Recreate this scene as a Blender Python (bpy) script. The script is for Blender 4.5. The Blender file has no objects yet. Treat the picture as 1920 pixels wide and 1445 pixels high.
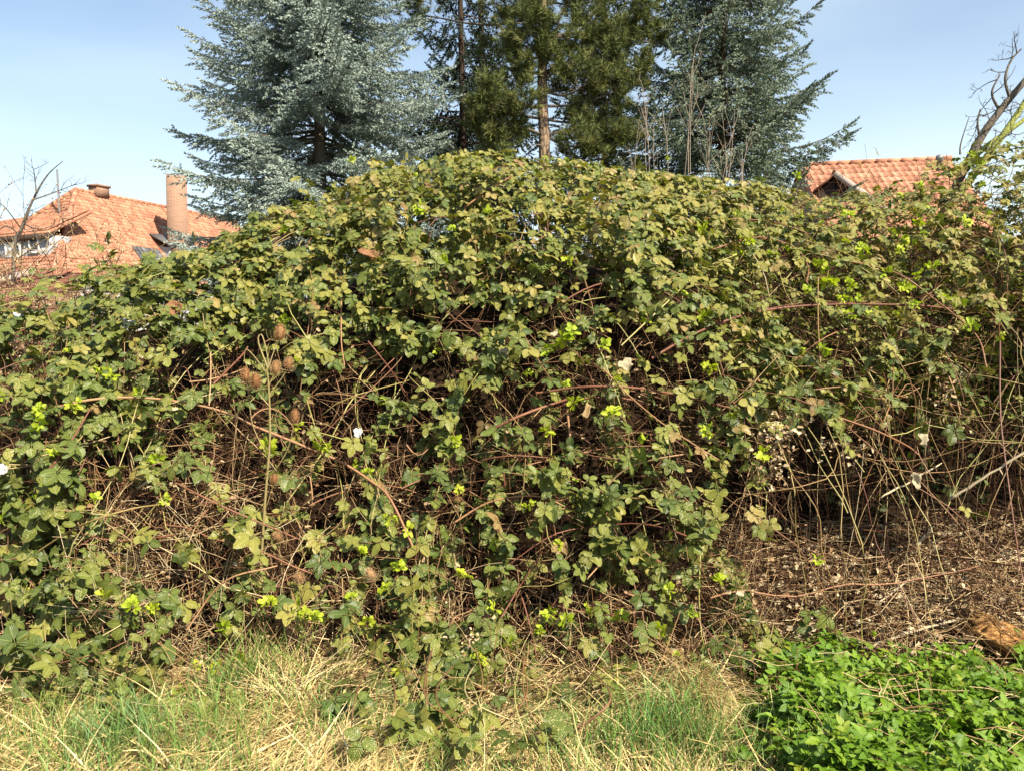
import bpy, math, random
import numpy as np
from mathutils import Vector, Matrix

rng = np.random.default_rng(11)
random.seed(11)
PI = math.pi
R = math.radians
scene = bpy.context.scene
COL = scene.collection

# ------------------------------------------------------------------ camera, sky, sun, exposure
FOC = 1450.0                       # focal length in photograph pixels (1920 wide)
PITCH = math.atan(72 / FOC)        # camera looks slightly down
EYE = np.array([0.0, 0.0, 1.6])
cam_d = bpy.data.cameras.new('camera')
cam_d.sensor_width = 36.0
cam_d.lens = 36.0 * FOC / 1920.0
cam_d.clip_start = 0.05
cam_d.clip_end = 3000
cam = bpy.data.objects.new('camera', cam_d)
COL.objects.link(cam)
cam.location = EYE
cam.rotation_euler = (PI / 2 - PITCH, 0, 0)
scene.camera = cam

SUN_TO = Vector((0.50, -0.56, 0.72)).normalized()      # from the scene to the sun: behind the camera, to the right
sun_el = math.asin(SUN_TO.z)
sun_d = bpy.data.lights.new('sun', 'SUN')
sun_d.energy = 5.0
sun_d.angle = R(0.53)
sun_d.color = (1.0, 0.89, 0.70)
sun = bpy.data.objects.new('sun', sun_d)
COL.objects.link(sun)
sun.rotation_euler = SUN_TO.to_track_quat('Z', 'Y').to_euler()

world = bpy.data.worlds.new('World')
scene.world = world
world.use_nodes = True
wn = world.node_tree
wn.nodes.clear()
w_out = wn.nodes.new('ShaderNodeOutputWorld')
w_bg = wn.nodes.new('ShaderNodeBackground')
w_sky = wn.nodes.new('ShaderNodeTexSky')
w_sky.sky_type = 'NISHITA'
w_sky.sun_disc = False
w_sky.sun_elevation = sun_el
w_sky.sun_rotation = math.atan2(SUN_TO.x, SUN_TO.y)
w_sky.air_density = 1.0
w_sky.dust_density = 0.9
w_sky.ozone_density = 2.0
w_bg.inputs['Strength'].default_value = 0.068
# thin streaked cirrus drawn over the whole sky
w_tc = wn.nodes.new('ShaderNodeTexCoord')
w_map = wn.nodes.new('ShaderNodeMapping')
w_map.inputs['Rotation'].default_value = (0.0, R(-12), R(20))
w_map.inputs['Scale'].default_value = (1.0, 1.0, 4.0)
w_noise = wn.nodes.new('ShaderNodeTexNoise')
w_noise.inputs['Scale'].default_value = 1.2
w_noise.inputs['Detail'].default_value = 4
w_noise.inputs['Roughness'].default_value = 0.42
w_ramp = wn.nodes.new('ShaderNodeValToRGB')
w_ramp.color_ramp.elements[0].position = 0.34
w_ramp.color_ramp.elements[0].color = (0.02, 0.02, 0.02, 1)
w_ramp.color_ramp.elements[1].position = 0.72
w_ramp.color_ramp.elements[1].color = (0.50, 0.50, 0.50, 1)
w_mix = wn.nodes.new('ShaderNodeMix')
w_mix.data_type = 'RGBA'
w_mix.inputs['B'].default_value = (5.3, 6.3, 6.5, 1)
wl = wn.links.new
wl(w_tc.outputs['Generated'], w_map.inputs['Vector'])
wl(w_map.outputs['Vector'], w_noise.inputs['Vector'])
wl(w_noise.outputs['Fac'], w_ramp.inputs['Fac'])
# the air whitens towards the horizon, the same all round
w_sep = wn.nodes.new('ShaderNodeSeparateXYZ')
w_hz = wn.nodes.new('ShaderNodeMapRange')
w_hz.interpolation_type = 'SMOOTHSTEP'
w_hz.inputs['From Min'].default_value = 0.02
w_hz.inputs['From Max'].default_value = 0.42
w_hz.inputs['To Min'].default_value = 0.80
w_hz.inputs['To Max'].default_value = 0.0
w_add = wn.nodes.new('ShaderNodeMath')
w_add.operation = 'ADD'
w_add.use_clamp = True
wl(w_tc.outputs['Generated'], w_sep.inputs[0])
wl(w_sep.outputs['Z'], w_hz.inputs['Value'])
wl(w_hz.outputs['Result'], w_add.inputs[0])
wl(w_ramp.outputs['Color'], w_add.inputs[1])
wl(w_add.outputs[0], w_mix.inputs['Factor'])
wl(w_sky.outputs['Color'], w_mix.inputs['A'])
wl(w_mix.outputs['Result'], w_bg.inputs['Color'])
wl(w_bg.outputs['Background'], w_out.inputs['Surface'])

vs = scene.view_settings
vs.view_transform = 'Standard'
vs.look = 'None'
vs.exposure = 1.55
vs.gamma = 1.0
vs.use_curve_mapping = False

# ------------------------------------------------------------------ helpers: picture <-> place
def ray(px, py):
    a = (np.asarray(px, float) - 960) / FOC
    b = (722.5 - np.asarray(py, float)) / FOC
    cp, sp = math.cos(PITCH), math.sin(PITCH)
    d = np.stack([a, cp + b * sp, -sp + b * cp], -1)
    return d / d[..., 1:2]

def at(px, py, Y):
    """the point seen at photograph pixel (px, py) that stands Y metres in front of the camera"""
    return EYE + ray(px, py) * np.asarray(Y, float)[..., None]

def proj(P):
    P = np.asarray(P, float) - EYE
    cp, sp = math.cos(PITCH), math.sin(PITCH)
    f = P[..., 1] * cp - P[..., 2] * sp
    u = P[..., 1] * sp + P[..., 2] * cp
    f = np.maximum(f, 0.01)
    return 960 + P[..., 0] / f * FOC, 722.5 - u / f * FOC, f

def nrm(v):
    return v / np.maximum(np.linalg.norm(v, axis=-1, keepdims=True), 1e-9)

# ------------------------------------------------------------------ helpers: meshes
def mesh_from(name, V, Q=None, T=None, uv=None, rnd=None, smooth=False, mat=None):
    m = bpy.data.meshes.new(name)
    V = np.ascontiguousarray(V, dtype=np.float32).reshape(-1, 3)
    Q = np.zeros((0, 4), np.int32) if Q is None else np.asarray(Q, np.int32).reshape(-1, 4)
    T = np.zeros((0, 3), np.int32) if T is None else np.asarray(T, np.int32).reshape(-1, 3)
    loops = np.concatenate([Q.ravel(), T.ravel()])
    starts = np.concatenate([np.arange(len(Q)) * 4, len(Q) * 4 + np.arange(len(T)) * 3]).astype(np.int32)
    m.vertices.add(len(V))
    m.vertices.foreach_set('co', V.ravel())
    m.loops.add(len(loops))
    m.loops.foreach_set('vertex_index', loops)
    m.polygons.add(len(starts))
    m.polygons.foreach_set('loop_start', starts)
    if smooth:
        m.polygons.foreach_set('use_smooth', np.ones(len(starts), bool))
    if uv is not None:
        l = m.uv_layers.new(name='UVMap')
        l.data.foreach_set('uv', np.asarray(uv, np.float32).reshape(-1, 2)[loops].ravel())
    if rnd is not None:
        a = m.attributes.new('rnd', 'FLOAT', 'POINT')
        a.data.foreach_set('value', np.asarray(rnd, np.float32).ravel())
    m.update(calc_edges=True)
    if mat is not None:
        m.materials.append(mat)
    return m

class Soup:
    """collects shapes that end up as ONE mesh"""
    def __init__(self):
        self.V, self.Q, self.T, self.U, self.A, self.n = [], [], [], [], [], 0
    def add(self, V, Q=None, T=None, uv=None, rnd=0.5):
        V = np.asarray(V, float).reshape(-1, 3)
        if Q is not None and len(Q):
            self.Q.append(np.asarray(Q).reshape(-1, 4) + self.n)
        if T is not None and len(T):
            self.T.append(np.asarray(T).reshape(-1, 3) + self.n)
        self.V.append(V)
        self.U.append(np.zeros((len(V), 2)) if uv is None else np.asarray(uv, float).reshape(-1, 2))
        self.A.append(np.full(len(V), rnd) if np.isscalar(rnd) else np.asarray(rnd, float).ravel())
        self.n += len(V)
        return self
    def stamp(self, tpl, M, t, s, rnd):
        """many placed copies of a template (V, Q, T, uv): M (K,3,3) columns are axes, t (K,3), s (K,), rnd (K,)"""
        tV, tQ, tT, tU = tpl
        K = len(t)
        if K == 0:
            return self
        n = len(tV)
        V = np.einsum('kij,nj->kni', M, tV) * np.asarray(s)[:, None, None] + np.asarray(t)[:, None, :]
        off = (np.arange(K) * n)[:, None, None]
        Q = (tQ[None] + off).reshape(-1, 4) if tQ is not None and len(tQ) else None
        T = (tT[None] + off).reshape(-1, 3) if tT is not None and len(tT) else None
        U = None if tU is None else np.broadcast_to(tU[None], (K, n, 2)).reshape(-1, 2)
        return self.add(V.reshape(-1, 3), Q, T, U, np.repeat(rnd, n))
    def tubes(self, P, r, sides=3, rnd=0.5, cap=False):
        """P (K,n,3) paths, r (K,n) or (n,) radii"""
        P = np.asarray(P, float)
        if P.ndim == 2:
            P = P[None]
        K, n, _ = P.shape
        r = np.broadcast_to(np.asarray(r, float), (K, n))
        t = np.gradient(P, axis=1)
        t = nrm(t)
        ref = np.where(np.abs(t[:, :1, 2:3]) > 0.85, np.array([1.0, 0.13, 0]), np.array([0.05, 0.11, 1.0]))
        a = nrm(np.cross(t, ref))
        b = np.cross(t, a)
        th = np.arange(sides) * 2 * PI / sides
        V = P[:, :, None, :] + r[:, :, None, None] * (np.cos(th)[None, None, :, None] * a[:, :, None, :] + np.sin(th)[None, None, :, None] * b[:, :, None, :])
        i = np.arange(n - 1)[:, None]
        j = np.arange(sides)[None]
        q = np.stack([i * sides + j, i * sides + (j + 1) % sides, (i + 1) * sides + (j + 1) % sides, (i + 1) * sides + j], -1).reshape(-1, 4)
        Q = (q[None] + (np.arange(K) * n * sides)[:, None, None]).reshape(-1, 4)
        rr = np.repeat(np.broadcast_to(np.asarray(rnd, float), (K,)), n * sides)
        tt = np.broadcast_to(np.linspace(0, 1, n)[None, :, None], (K, n, sides))
        uu = np.broadcast_to((np.arange(sides) / sides)[None, None, :], (K, n, sides))
        T = None
        if cap and sides > 2:
            T = []
            for k in range(K):
                for e in (0, n - 1):
                    o = k * n * sides + e * sides
                    for q_ in range(1, sides - 1):
                        T.append((o, o + q_ + 1, o + q_) if e == 0 else (o, o + q_, o + q_ + 1))
        self.add(V.reshape(-1, 3), Q, T, np.stack([uu, tt], -1).reshape(-1, 2), rr)
        return self
    def ribbons(self, P, w, side, rnd=0.5):
        """flat blades: P (K,n,3), w (K,n) half widths, side (K,3)"""
        K, n, _ = P.shape
        w = np.broadcast_to(w, (K, n))
        V = np.stack([P - w[..., None] * side[:, None, :], P + w[..., None] * side[:, None, :]], 2)
        i = np.arange(n - 1)
        q = np.stack([i * 2, i * 2 + 1, i * 2 + 3, i * 2 + 2], -1)
        Q = (q[None] + (np.arange(K) * n * 2)[:, None, None]).reshape(-1, 4)
        tt = np.broadcast_to(np.linspace(0, 1, n)[None, :, None], (K, n, 2))
        uu = np.broadcast_to(np.array([0.0, 1.0])[None, None, :], (K, n, 2))
        self.add(V.reshape(-1, 3), Q, None, np.stack([uu, tt], -1).reshape(-1, 2), np.repeat(np.broadcast_to(rnd, (K,)), n * 2))
        return self
    def box(self, c, h, ax=None, rnd=0.5):
        """box centre c, half sizes h, axes ax (3 rows)"""
        ax = np.eye(3) if ax is None else np.asarray(ax, float)
        s = np.array([[x, y, z] for x in (-1, 1) for y in (-1, 1) for z in (-1, 1)], float)
        V = np.asarray(c, float) + (s * np.asarray(h, float)) @ ax
        Q = [(0, 1, 3, 2), (4, 6, 7, 5), (0, 4, 5, 1), (2, 3, 7, 6), (0, 2, 6, 4), (1, 5, 7, 3)]
        return self.add(V, Q, None, None, rnd)
    def poly(self, P, rnd=0.5, thick=None):
        """quad or triangle by its corners; thick = extrusion vector"""
        P = np.asarray(P, float)
        n = len(P)
        if thick is None:
            return self.add(P, [tuple(range(4))] if n == 4 else None, [tuple(range(3))] if n == 3 else None, None, rnd)
        V = np.concatenate([P, P + np.asarray(thick, float)])
        Q = [(i, i + n, (i + 1) % n + n, (i + 1) % n) for i in range(n)]
        T = None
        if n == 4:
            Q += [(0, 1, 2, 3), (7, 6, 5, 4)]
        else:
            T = [(0, 1, 2), (5, 4, 3)]
        return self.add(V, Q, T, None, rnd)
    def mesh(self, name, mat=None, smooth=False):
        V = np.concatenate(self.V)
        Q = np.concatenate(self.Q) if self.Q else None
        T = np.concatenate(self.T) if self.T else None
        return mesh_from(name, V, Q, T, np.concatenate(self.U), np.concatenate(self.A), smooth, mat)

WORLD_AT = {}
def place(o, parent=None):
    """world-space mesh data kept in place under its parent"""
    COL.objects.link(o)
    if parent is not None:
        o.parent = parent
        o.matrix_parent_inverse = WORLD_AT[parent.name].inverted()
    WORLD_AT[o.name] = Matrix.Identity(4)
    return o

def part(name, soup, mat, parent, smooth=False, kind=None, label=None):
    me = soup if isinstance(soup, bpy.types.Mesh) else soup.mesh(name, mat, smooth)
    o = bpy.data.objects.new(name, me)
    place(o, parent)
    if kind:
        o['kind'] = kind
    if label:
        o['label'] = label
    return o

def tag(o, label, cat, group=None, kind=None):
    o['label'] = label
    o['category'] = cat
    if group:
        o['group'] = group
    if kind:
        o['kind'] = kind
    return o

def thing(name, label, cat, loc, group=None):
    o = bpy.data.objects.new(name, None)
    COL.objects.link(o)
    o.empty_display_size = 0.2
    o.location = Vector([float(c) for c in loc])
    WORLD_AT[o.name] = Matrix.Translation(o.location)
    return tag(o, label, cat, group)

def put(name, me, M, parent, label=None):
    """one placed copy of shared mesh data"""
    o = bpy.data.objects.new(name, me)
    COL.objects.link(o)
    if parent is not None:
        o.parent = parent
        o.matrix_parent_inverse = WORLD_AT[parent.name].inverted()
    o.matrix_basis = M
    WORLD_AT[o.name] = M.copy()
    if label:
        o['label'] = label
    return o

def frame_from(f, n):
    """(K,3,3) axes with +Y along f and +Z as near n as possible"""
    f = nrm(f)
    x = nrm(np.cross(f, n))
    z = np.cross(x, f)
    return np.stack([x, f, z], -1)

def smoothpath(pts, n):
    """n points on a Catmull-Rom curve through pts"""
    P = np.asarray(pts, float)
    P = np.concatenate([2 * P[:1] - P[1:2], P, 2 * P[-1:] - P[-2:-1]])
    m = len(P) - 3
    u = np.linspace(0, m, n)
    i = np.minimum(u.astype(int), m - 1)
    t = (u - i)[:, None]
    a, b, c, d = P[i], P[i + 1], P[i + 2], P[i + 3]
    return 0.5 * (2 * b + (c - a) * t + (2 * a - 5 * b + 4 * c - d) * t ** 2 + (3 * b - a - 3 * c + d) * t ** 3)

# ------------------------------------------------------------------ helpers: materials
def new_mat(name):
    m = bpy.data.materials.new(name)
    m.use_nodes = True
    nt = m.node_tree
    nt.nodes.clear()
    out = nt.nodes.new('ShaderNodeOutputMaterial')
    return m, nt, out

def nd(nt, kind, **kw):
    n = nt.nodes.new(kind)
    for k, v in kw.items():
        setattr(n, k, v)
    return n

def ramp(nt, stops, mode='LINEAR'):
    r = nt.nodes.new('ShaderNodeValToRGB')
    cr = r.color_ramp
    cr.interpolation = mode
    while len(cr.elements) < len(stops):
        cr.elements.new(0.5)
    for e, (p, c) in zip(cr.elements, stops):
        e.position = p
        e.color = (*c, 1)
    return r

def math_n(nt, op, a, b=None, c=None):
    n = nt.nodes.new('ShaderNodeMath')
    n.operation = op
    for i, v in enumerate((a, b, c)):
        if v is None:
            continue
        if isinstance(v, (int, float)):
            n.inputs[i].default_value = v
        else:
            nt.links.new(v, n.inputs[i])
    return n.outputs[0]

def mixc(nt, fac, a, b, mode='MIX'):
    n = nt.nodes.new('ShaderNodeMix')
    n.data_type = 'RGBA'
    n.blend_type = mode
    for s, v in (('Factor', fac), ('A', a), ('B', b)):
        if isinstance(v, (int, float)):
            n.inputs[s].default_value = v
        elif isinstance(v, tuple):
            n.inputs[s].default_value = (*v, 1)
        else:
            nt.links.new(v, n.inputs[s])
    return n.outputs['Result']

def rnd_socket(nt, span=0.9):
    """per-piece random number: the mesh's rnd attribute, or the object's own random number where that is 0"""
    a = nd(nt, 'ShaderNodeAttribute', attribute_name='rnd')
    oi = nt.nodes.new('ShaderNodeObjectInfo')
    own = math_n(nt, 'LESS_THAN', a.outputs['Fac'], 1e-4)
    return math_n(nt, 'MULTIPLY_ADD', math_n(nt, 'MULTIPLY', oi.outputs['Random'], span), own, a.outputs['Fac'])

def noise(nt, scale, detail=3, rough=0.55, vec=None):
    n = nt.nodes.new('ShaderNodeTexNoise')
    n.inputs['Scale'].default_value = scale
    n.inputs['Detail'].default_value = detail
    n.inputs['Roughness'].default_value = rough
    if vec is None:
        g = nt.nodes.new('ShaderNodeNewGeometry')
        vec = g.outputs['Position']
    nt.links.new(vec, n.inputs['Vector'])
    return n.outputs['Fac']

def bsdf(nt, color, rough=0.6, spec=0.3, normal=None):
    p = nt.nodes.new('ShaderNodeBsdfPrincipled')
    if isinstance(color, tuple):
        p.inputs['Base Color'].default_value = (*color, 1)
    else:
        nt.links.new(color, p.inputs['Base Color'])
    if isinstance(rough, float):
        p.inputs['Roughness'].default_value = rough
    else:
        nt.links.new(rough, p.inputs['Roughness'])
    p.inputs['Specular IOR Level'].default_value = spec
    if normal is not None:
        nt.links.new(normal, p.inputs['Normal'])
    return p.outputs['BSDF']

def bump(nt, h, strength=0.3, dist=0.01):
    b = nt.nodes.new('ShaderNodeBump')
    b.inputs['Strength'].default_value = strength
    b.inputs['Distance'].default_value = dist
    nt.links.new(h, b.inputs['Height'])
    return b.outputs['Normal']

def translucent_mix(nt, surf, color, fac):
    t = nt.nodes.new('ShaderNodeBsdfTranslucent')
    if isinstance(color, tuple):
        t.inputs['Color'].default_value = (*color, 1)
    else:
        nt.links.new(color, t.inputs['Color'])
    m = nt.nodes.new('ShaderNodeMixShader')
    m.inputs[0].default_value = fac
    nt.links.new(surf, m.inputs[1])
    nt.links.new(t.outputs['BSDF'], m.inputs[2])
    return m.outputs[0]

def leaf_material(name, stops, vein, veins=8.0, rough=0.42, spec=0.4, blotch=None, trans=0.18, bumpiness=0.5):
    m, nt, out = new_mat(name)
    r = rnd_socket(nt, 0.62)
    cr = ramp(nt, stops)
    nt.links.new(r, cr.inputs['Fac'])
    col = cr.outputs['Color']
    uv = nt.nodes.new('ShaderNodeUVMap')
    sx = nt.nodes.new('ShaderNodeSeparateXYZ')
    nt.links.new(uv.outputs['UV'], sx.inputs[0])
    au = math_n(nt, 'ABSOLUTE', math_n(nt, 'MULTIPLY_ADD', sx.outputs['X'], 2.0, -1.0))
    q = math_n(nt, 'SUBTRACT', math_n(nt, 'MULTIPLY', sx.outputs['Y'], veins), math_n(nt, 'MULTIPLY', au, 2.4))
    saw = math_n(nt, 'ABSOLUTE', math_n(nt, 'MULTIPLY_ADD', math_n(nt, 'FRACT', q), 2.0, -1.0))   # 1 on a side vein, 0 between
    line = math_n(nt, 'SMOOTH_MAX', math_n(nt, 'POWER', saw, 7.0), math_n(nt, 'LESS_THAN', au, 0.055), 0.05)
    col = mixc(nt, math_n(nt, 'MULTIPLY', line, 0.42), col, vein)
    nz = noise(nt, 55, 4, 0.6)
    col = mixc(nt, math_n(nt, 'MULTIPLY', math_n(nt, 'SUBTRACT', nz, 0.25), 0.55), col, mixc(nt, 1.0, col, (0.45, 0.45, 0.45), 'MULTIPLY'))
    if blotch:
        nb = noise(nt, 120, 2, 0.5)
        f = math_n(nt, 'MULTIPLY', math_n(nt, 'GREATER_THAN', nb, 0.60), math_n(nt, 'GREATER_THAN', math_n(nt, 'FRACT', math_n(nt, 'MULTIPLY', r, 7.3)), 0.55))
        col = mixc(nt, math_n(nt, 'MULTIPLY', f, 0.5), col, blotch)
    h = math_n(nt, 'ADD', math_n(nt, 'MULTIPLY', saw, -1.0), math_n(nt, 'MULTIPLY', nz, 0.6))
    nrmv = bump(nt, h, bumpiness, 0.004)
    s = bsdf(nt, col, rough, spec, nrmv)
    s = translucent_mix(nt, s, mixc(nt, 1.0, col, (1.5, 1.7, 0.6), 'MULTIPLY'), trans)
    nt.links.new(s, out.inputs['Surface'])
    return m

def tint_material(name, stops, rough=0.75, spec=0.15, nscale=40.0, namp=0.5, trans=0.0, bumpiness=0.0, bscale=80.0):
    m, nt, out = new_mat(name)
    r = rnd_socket(nt)
    cr = ramp(nt, stops)
    nt.links.new(r, cr.inputs['Fac'])
    nz = noise(nt, nscale, 4, 0.6)
    col = mixc(nt, math_n(nt, 'MULTIPLY', nz, namp), cr.outputs['Color'], mixc(nt, 1.0, cr.outputs['Color'], (0.35, 0.33, 0.3), 'MULTIPLY'))
    nv = bump(nt, noise(nt, bscale, 4, 0.65), bumpiness, 0.02) if bumpiness else None
    s = bsdf(nt, col, rough, spec, nv)
    if trans:
        s = translucent_mix(nt, s, col, trans)
    nt.links.new(s, out.inputs['Surface'])
    return m

def plain(name, color, rough=0.7, spec=0.25, nscale=12.0, namp=0.35, bumpiness=0.0, bscale=60.0):
    m, nt, out = new_mat(name)
    nz = noise(nt, nscale, 5, 0.6)
    dark = tuple(c * 0.5 for c in color)
    col = mixc(nt, math_n(nt, 'MULTIPLY', nz, namp * 2), color, dark)
    nv = bump(nt, noise(nt, bscale, 4, 0.6), bumpiness, 0.02) if bumpiness else None
    nt.links.new(bsdf(nt, col, rough, spec, nv), out.inputs['Surface'])
    return m

M = {}
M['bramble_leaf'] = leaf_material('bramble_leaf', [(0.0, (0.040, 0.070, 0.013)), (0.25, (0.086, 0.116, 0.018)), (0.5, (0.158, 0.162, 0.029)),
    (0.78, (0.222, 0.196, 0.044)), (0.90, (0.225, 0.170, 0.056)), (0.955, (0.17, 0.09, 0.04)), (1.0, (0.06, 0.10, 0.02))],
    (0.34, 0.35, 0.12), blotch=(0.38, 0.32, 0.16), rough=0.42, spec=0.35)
M['young_leaf'] = leaf_material('young_leaf', [(0.0, (0.24, 0.32, 0.015)), (0.5, (0.31, 0.36, 0.02)), (1.0, (0.35, 0.33, 0.04))], (0.35, 0.45, 0.1), veins=6, rough=0.5, spec=0.25, trans=0.3, bumpiness=0.25)
M['ground_elder'] = leaf_material('ground_elder', [(0.0, (0.038, 0.088, 0.005)), (0.4, (0.078, 0.160, 0.008)), (0.8, (0.13, 0.215, 0.012)), (0.95, (0.20, 0.235, 0.02)), (1.0, (0.24, 0.19, 0.05))], (0.17, 0.25, 0.03), veins=6, rough=0.48, spec=0.3, trans=0.22, bumpiness=0.3)
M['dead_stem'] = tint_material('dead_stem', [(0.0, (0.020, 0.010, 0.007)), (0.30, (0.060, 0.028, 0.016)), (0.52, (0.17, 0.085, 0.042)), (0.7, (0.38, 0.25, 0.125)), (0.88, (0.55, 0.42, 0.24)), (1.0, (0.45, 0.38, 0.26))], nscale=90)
M['cane'] = tint_material('cane', [(0.0, (0.12, 0.05, 0.035)), (0.3, (0.18, 0.09, 0.045)), (0.6, (0.24, 0.18, 0.065)), (0.8, (0.26, 0.26, 0.07)), (1.0, (0.38, 0.30, 0.17))], rough=0.5, spec=0.3, nscale=60)
M['dry_leaf'] = tint_material('dry_leaf', [(0.0, (0.10, 0.05, 0.026)), (0.4, (0.24, 0.145, 0.075)), (0.75, (0.40, 0.30, 0.18)), (1.0, (0.48, 0.41, 0.28))], nscale=45, trans=0.12)
M['dry_grass'] = tint_material('dry_grass', [(0.0, (0.26, 0.175, 0.065)), (0.4, (0.44, 0.335, 0.14)), (0.8, (0.58, 0.46, 0.22)), (1.0, (0.68, 0.58, 0.36))], rough=0.55, spec=0.3, nscale=25, namp=0.3, trans=0.15)
M['green_grass'] = tint_material('green_grass', [(0.0, (0.05, 0.13, 0.02)), (0.5, (0.11, 0.22, 0.04)), (0.8, (0.20, 0.25, 0.055)), (1.0, (0.10, 0.20, 0.065))], rough=0.5, spec=0.35, nscale=25, namp=0.3, trans=0.2)
M['soil'] = plain('soil', (0.045, 0.028, 0.016), 0.95, 0.05, 18, 0.5, 0.9, 30)
M['blue_needles'] = tint_material('blue_needles', [(0.0, (0.13, 0.18, 0.165)), (0.5, (0.27, 0.335, 0.305)), (0.85, (0.35, 0.415, 0.375)), (1.0, (0.26, 0.28, 0.16))], rough=0.55, nscale=1.4, namp=0.4, trans=0.2)
M['spruce_needles'] = tint_material('spruce_needles', [(0.0, (0.075, 0.11, 0.075)), (0.5, (0.15, 0.195, 0.145)), (0.85, (0.21, 0.255, 0.19)), (1.0, (0.20, 0.20, 0.08))], rough=0.55, nscale=1.4, namp=0.4, trans=0.2)
M['shade_needles'] = tint_material('shade_needles', [(0.0, (0.010, 0.018, 0.012)), (0.7, (0.020, 0.034, 0.020)), (1.0, (0.035, 0.045, 0.018))], rough=0.6, nscale=1.4, namp=0.5, trans=0.05)  # near-black needles: the shade on the back spruces is in the colour
M['pine_needles'] = tint_material('pine_needles', [(0.0, (0.06, 0.08, 0.024)), (0.5, (0.11, 0.135, 0.042)), (1.0, (0.17, 0.17, 0.06))], rough=0.5, nscale=1.8, namp=0.5, trans=0.08)
M['bark'] = plain('bark', (0.17, 0.12, 0.08), 0.9, 0.1, 14, 0.5, 0.9, 26)
M['grey_bark'] = plain('grey_bark', (0.14, 0.12, 0.10), 0.9, 0.1, 20, 0.5, 0.8, 40)
M['lichen_bark'] = plain('lichen_bark', (0.30, 0.33, 0.10), 0.95, 0.05, 22, 0.45, 0.8, 60)
M['shade_bark'] = plain('shade_bark', (0.05, 0.036, 0.028), 0.95, 0.05, 14, 0.5, 0.8, 26)  # trunks of the back spruces, their shade put into the bark colour
M['old_cane'] = tint_material('old_cane', [(0.0, (0.12, 0.045, 0.03)), (0.5, (0.22, 0.10, 0.055)), (0.8, (0.30, 0.17, 0.09)), (1.0, (0.36, 0.27, 0.15))], rough=0.55, spec=0.25, nscale=70)
# ------------------------------------------------------------------ the shape of the thicket, the earth mound added under it and the ground
TOPX = np.array([-400, -60, 60, 160, 240, 320, 430, 520, 600, 700, 800, 900, 1000, 1100, 1200, 1300, 1400, 1480, 1560, 1620, 1700, 1780, 1850, 1920, 2000, 2300], float)
TOPY = np.array([600, 550, 540, 518, 512, 498, 468, 420, 384, 338, 314, 308, 313, 310, 331, 343, 350, 364, 388, 380, 350, 306, 290, 276, 270, 265], float) + 12
CRX = (TOPX - 960) / FOC * 6.05
CRH = (1.6 + (650 - TOPY) / FOC * 6.05) / 0.97
def crest(x):
    return np.interp(x, CRX, CRH)

SZ = np.array([0.0, 0.08, 0.30, 0.52, 0.68, 0.80, 0.89, 0.955, 1.0])          # share of the crest height
SY = np.array([3.58, 3.68, 3.98, 4.30, 4.60, 4.95, 5.35, 5.8, 6.5])            # how far back the face stands there
SU = np.linspace(0, 1, len(SZ))

def lumps(x, s):
    return 0.13 * np.sin(2.1 * x + 5.0 * s + 0.6) + 0.09 * np.sin(4.3 * x - 9.0 * s + 1.3) + 0.06 * np.sin(8.7 * x + 14.0 * s) + 0.04 * np.sin(13 * x - 21 * s)

def face_y(x, zz):
    """distance of the thicket's face at height share zz"""
    y = np.interp(zz, SZ, SY)
    left = np.clip((-x - 0.6) / 2.6, 0, 1)
    return y - 0.25 * left + lumps(x, zz) * np.clip(zz * 6, 0.2, 1)

def face(x, s):
    zz = np.interp(s, SU, SZ)
    return np.stack([x, face_y(x, zz), zz * crest(x)], -1)

def face_n(x, s):
    e = 0.03
    a = face(x + e, s) - face(x - e, s)
    b = face(x, np.minimum(s + e, 1)) - face(x, np.maximum(s - e, 0))
    return nrm(np.cross(a, b))

def face_at(px, py, off=0.0):
    """the point of the thicket's face seen at a photograph pixel, moved towards the camera by off"""
    px = np.asarray(px, float); py = np.asarray(py, float)
    Y = np.full(px.shape, 4.4)
    for _ in range(12):
        P = at(px, py, Y)
        zz = np.clip(P[..., 2] / crest(P[..., 0]), 0, 1)
        Y = 0.5 * Y + 0.5 * face_y(P[..., 0], zz)
    return at(px, py, Y - off)

def s_of(P):
    zz = np.clip(P[..., 2] / crest(P[..., 0]), 0, 1)
    return np.interp(zz, SZ, SU)

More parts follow.
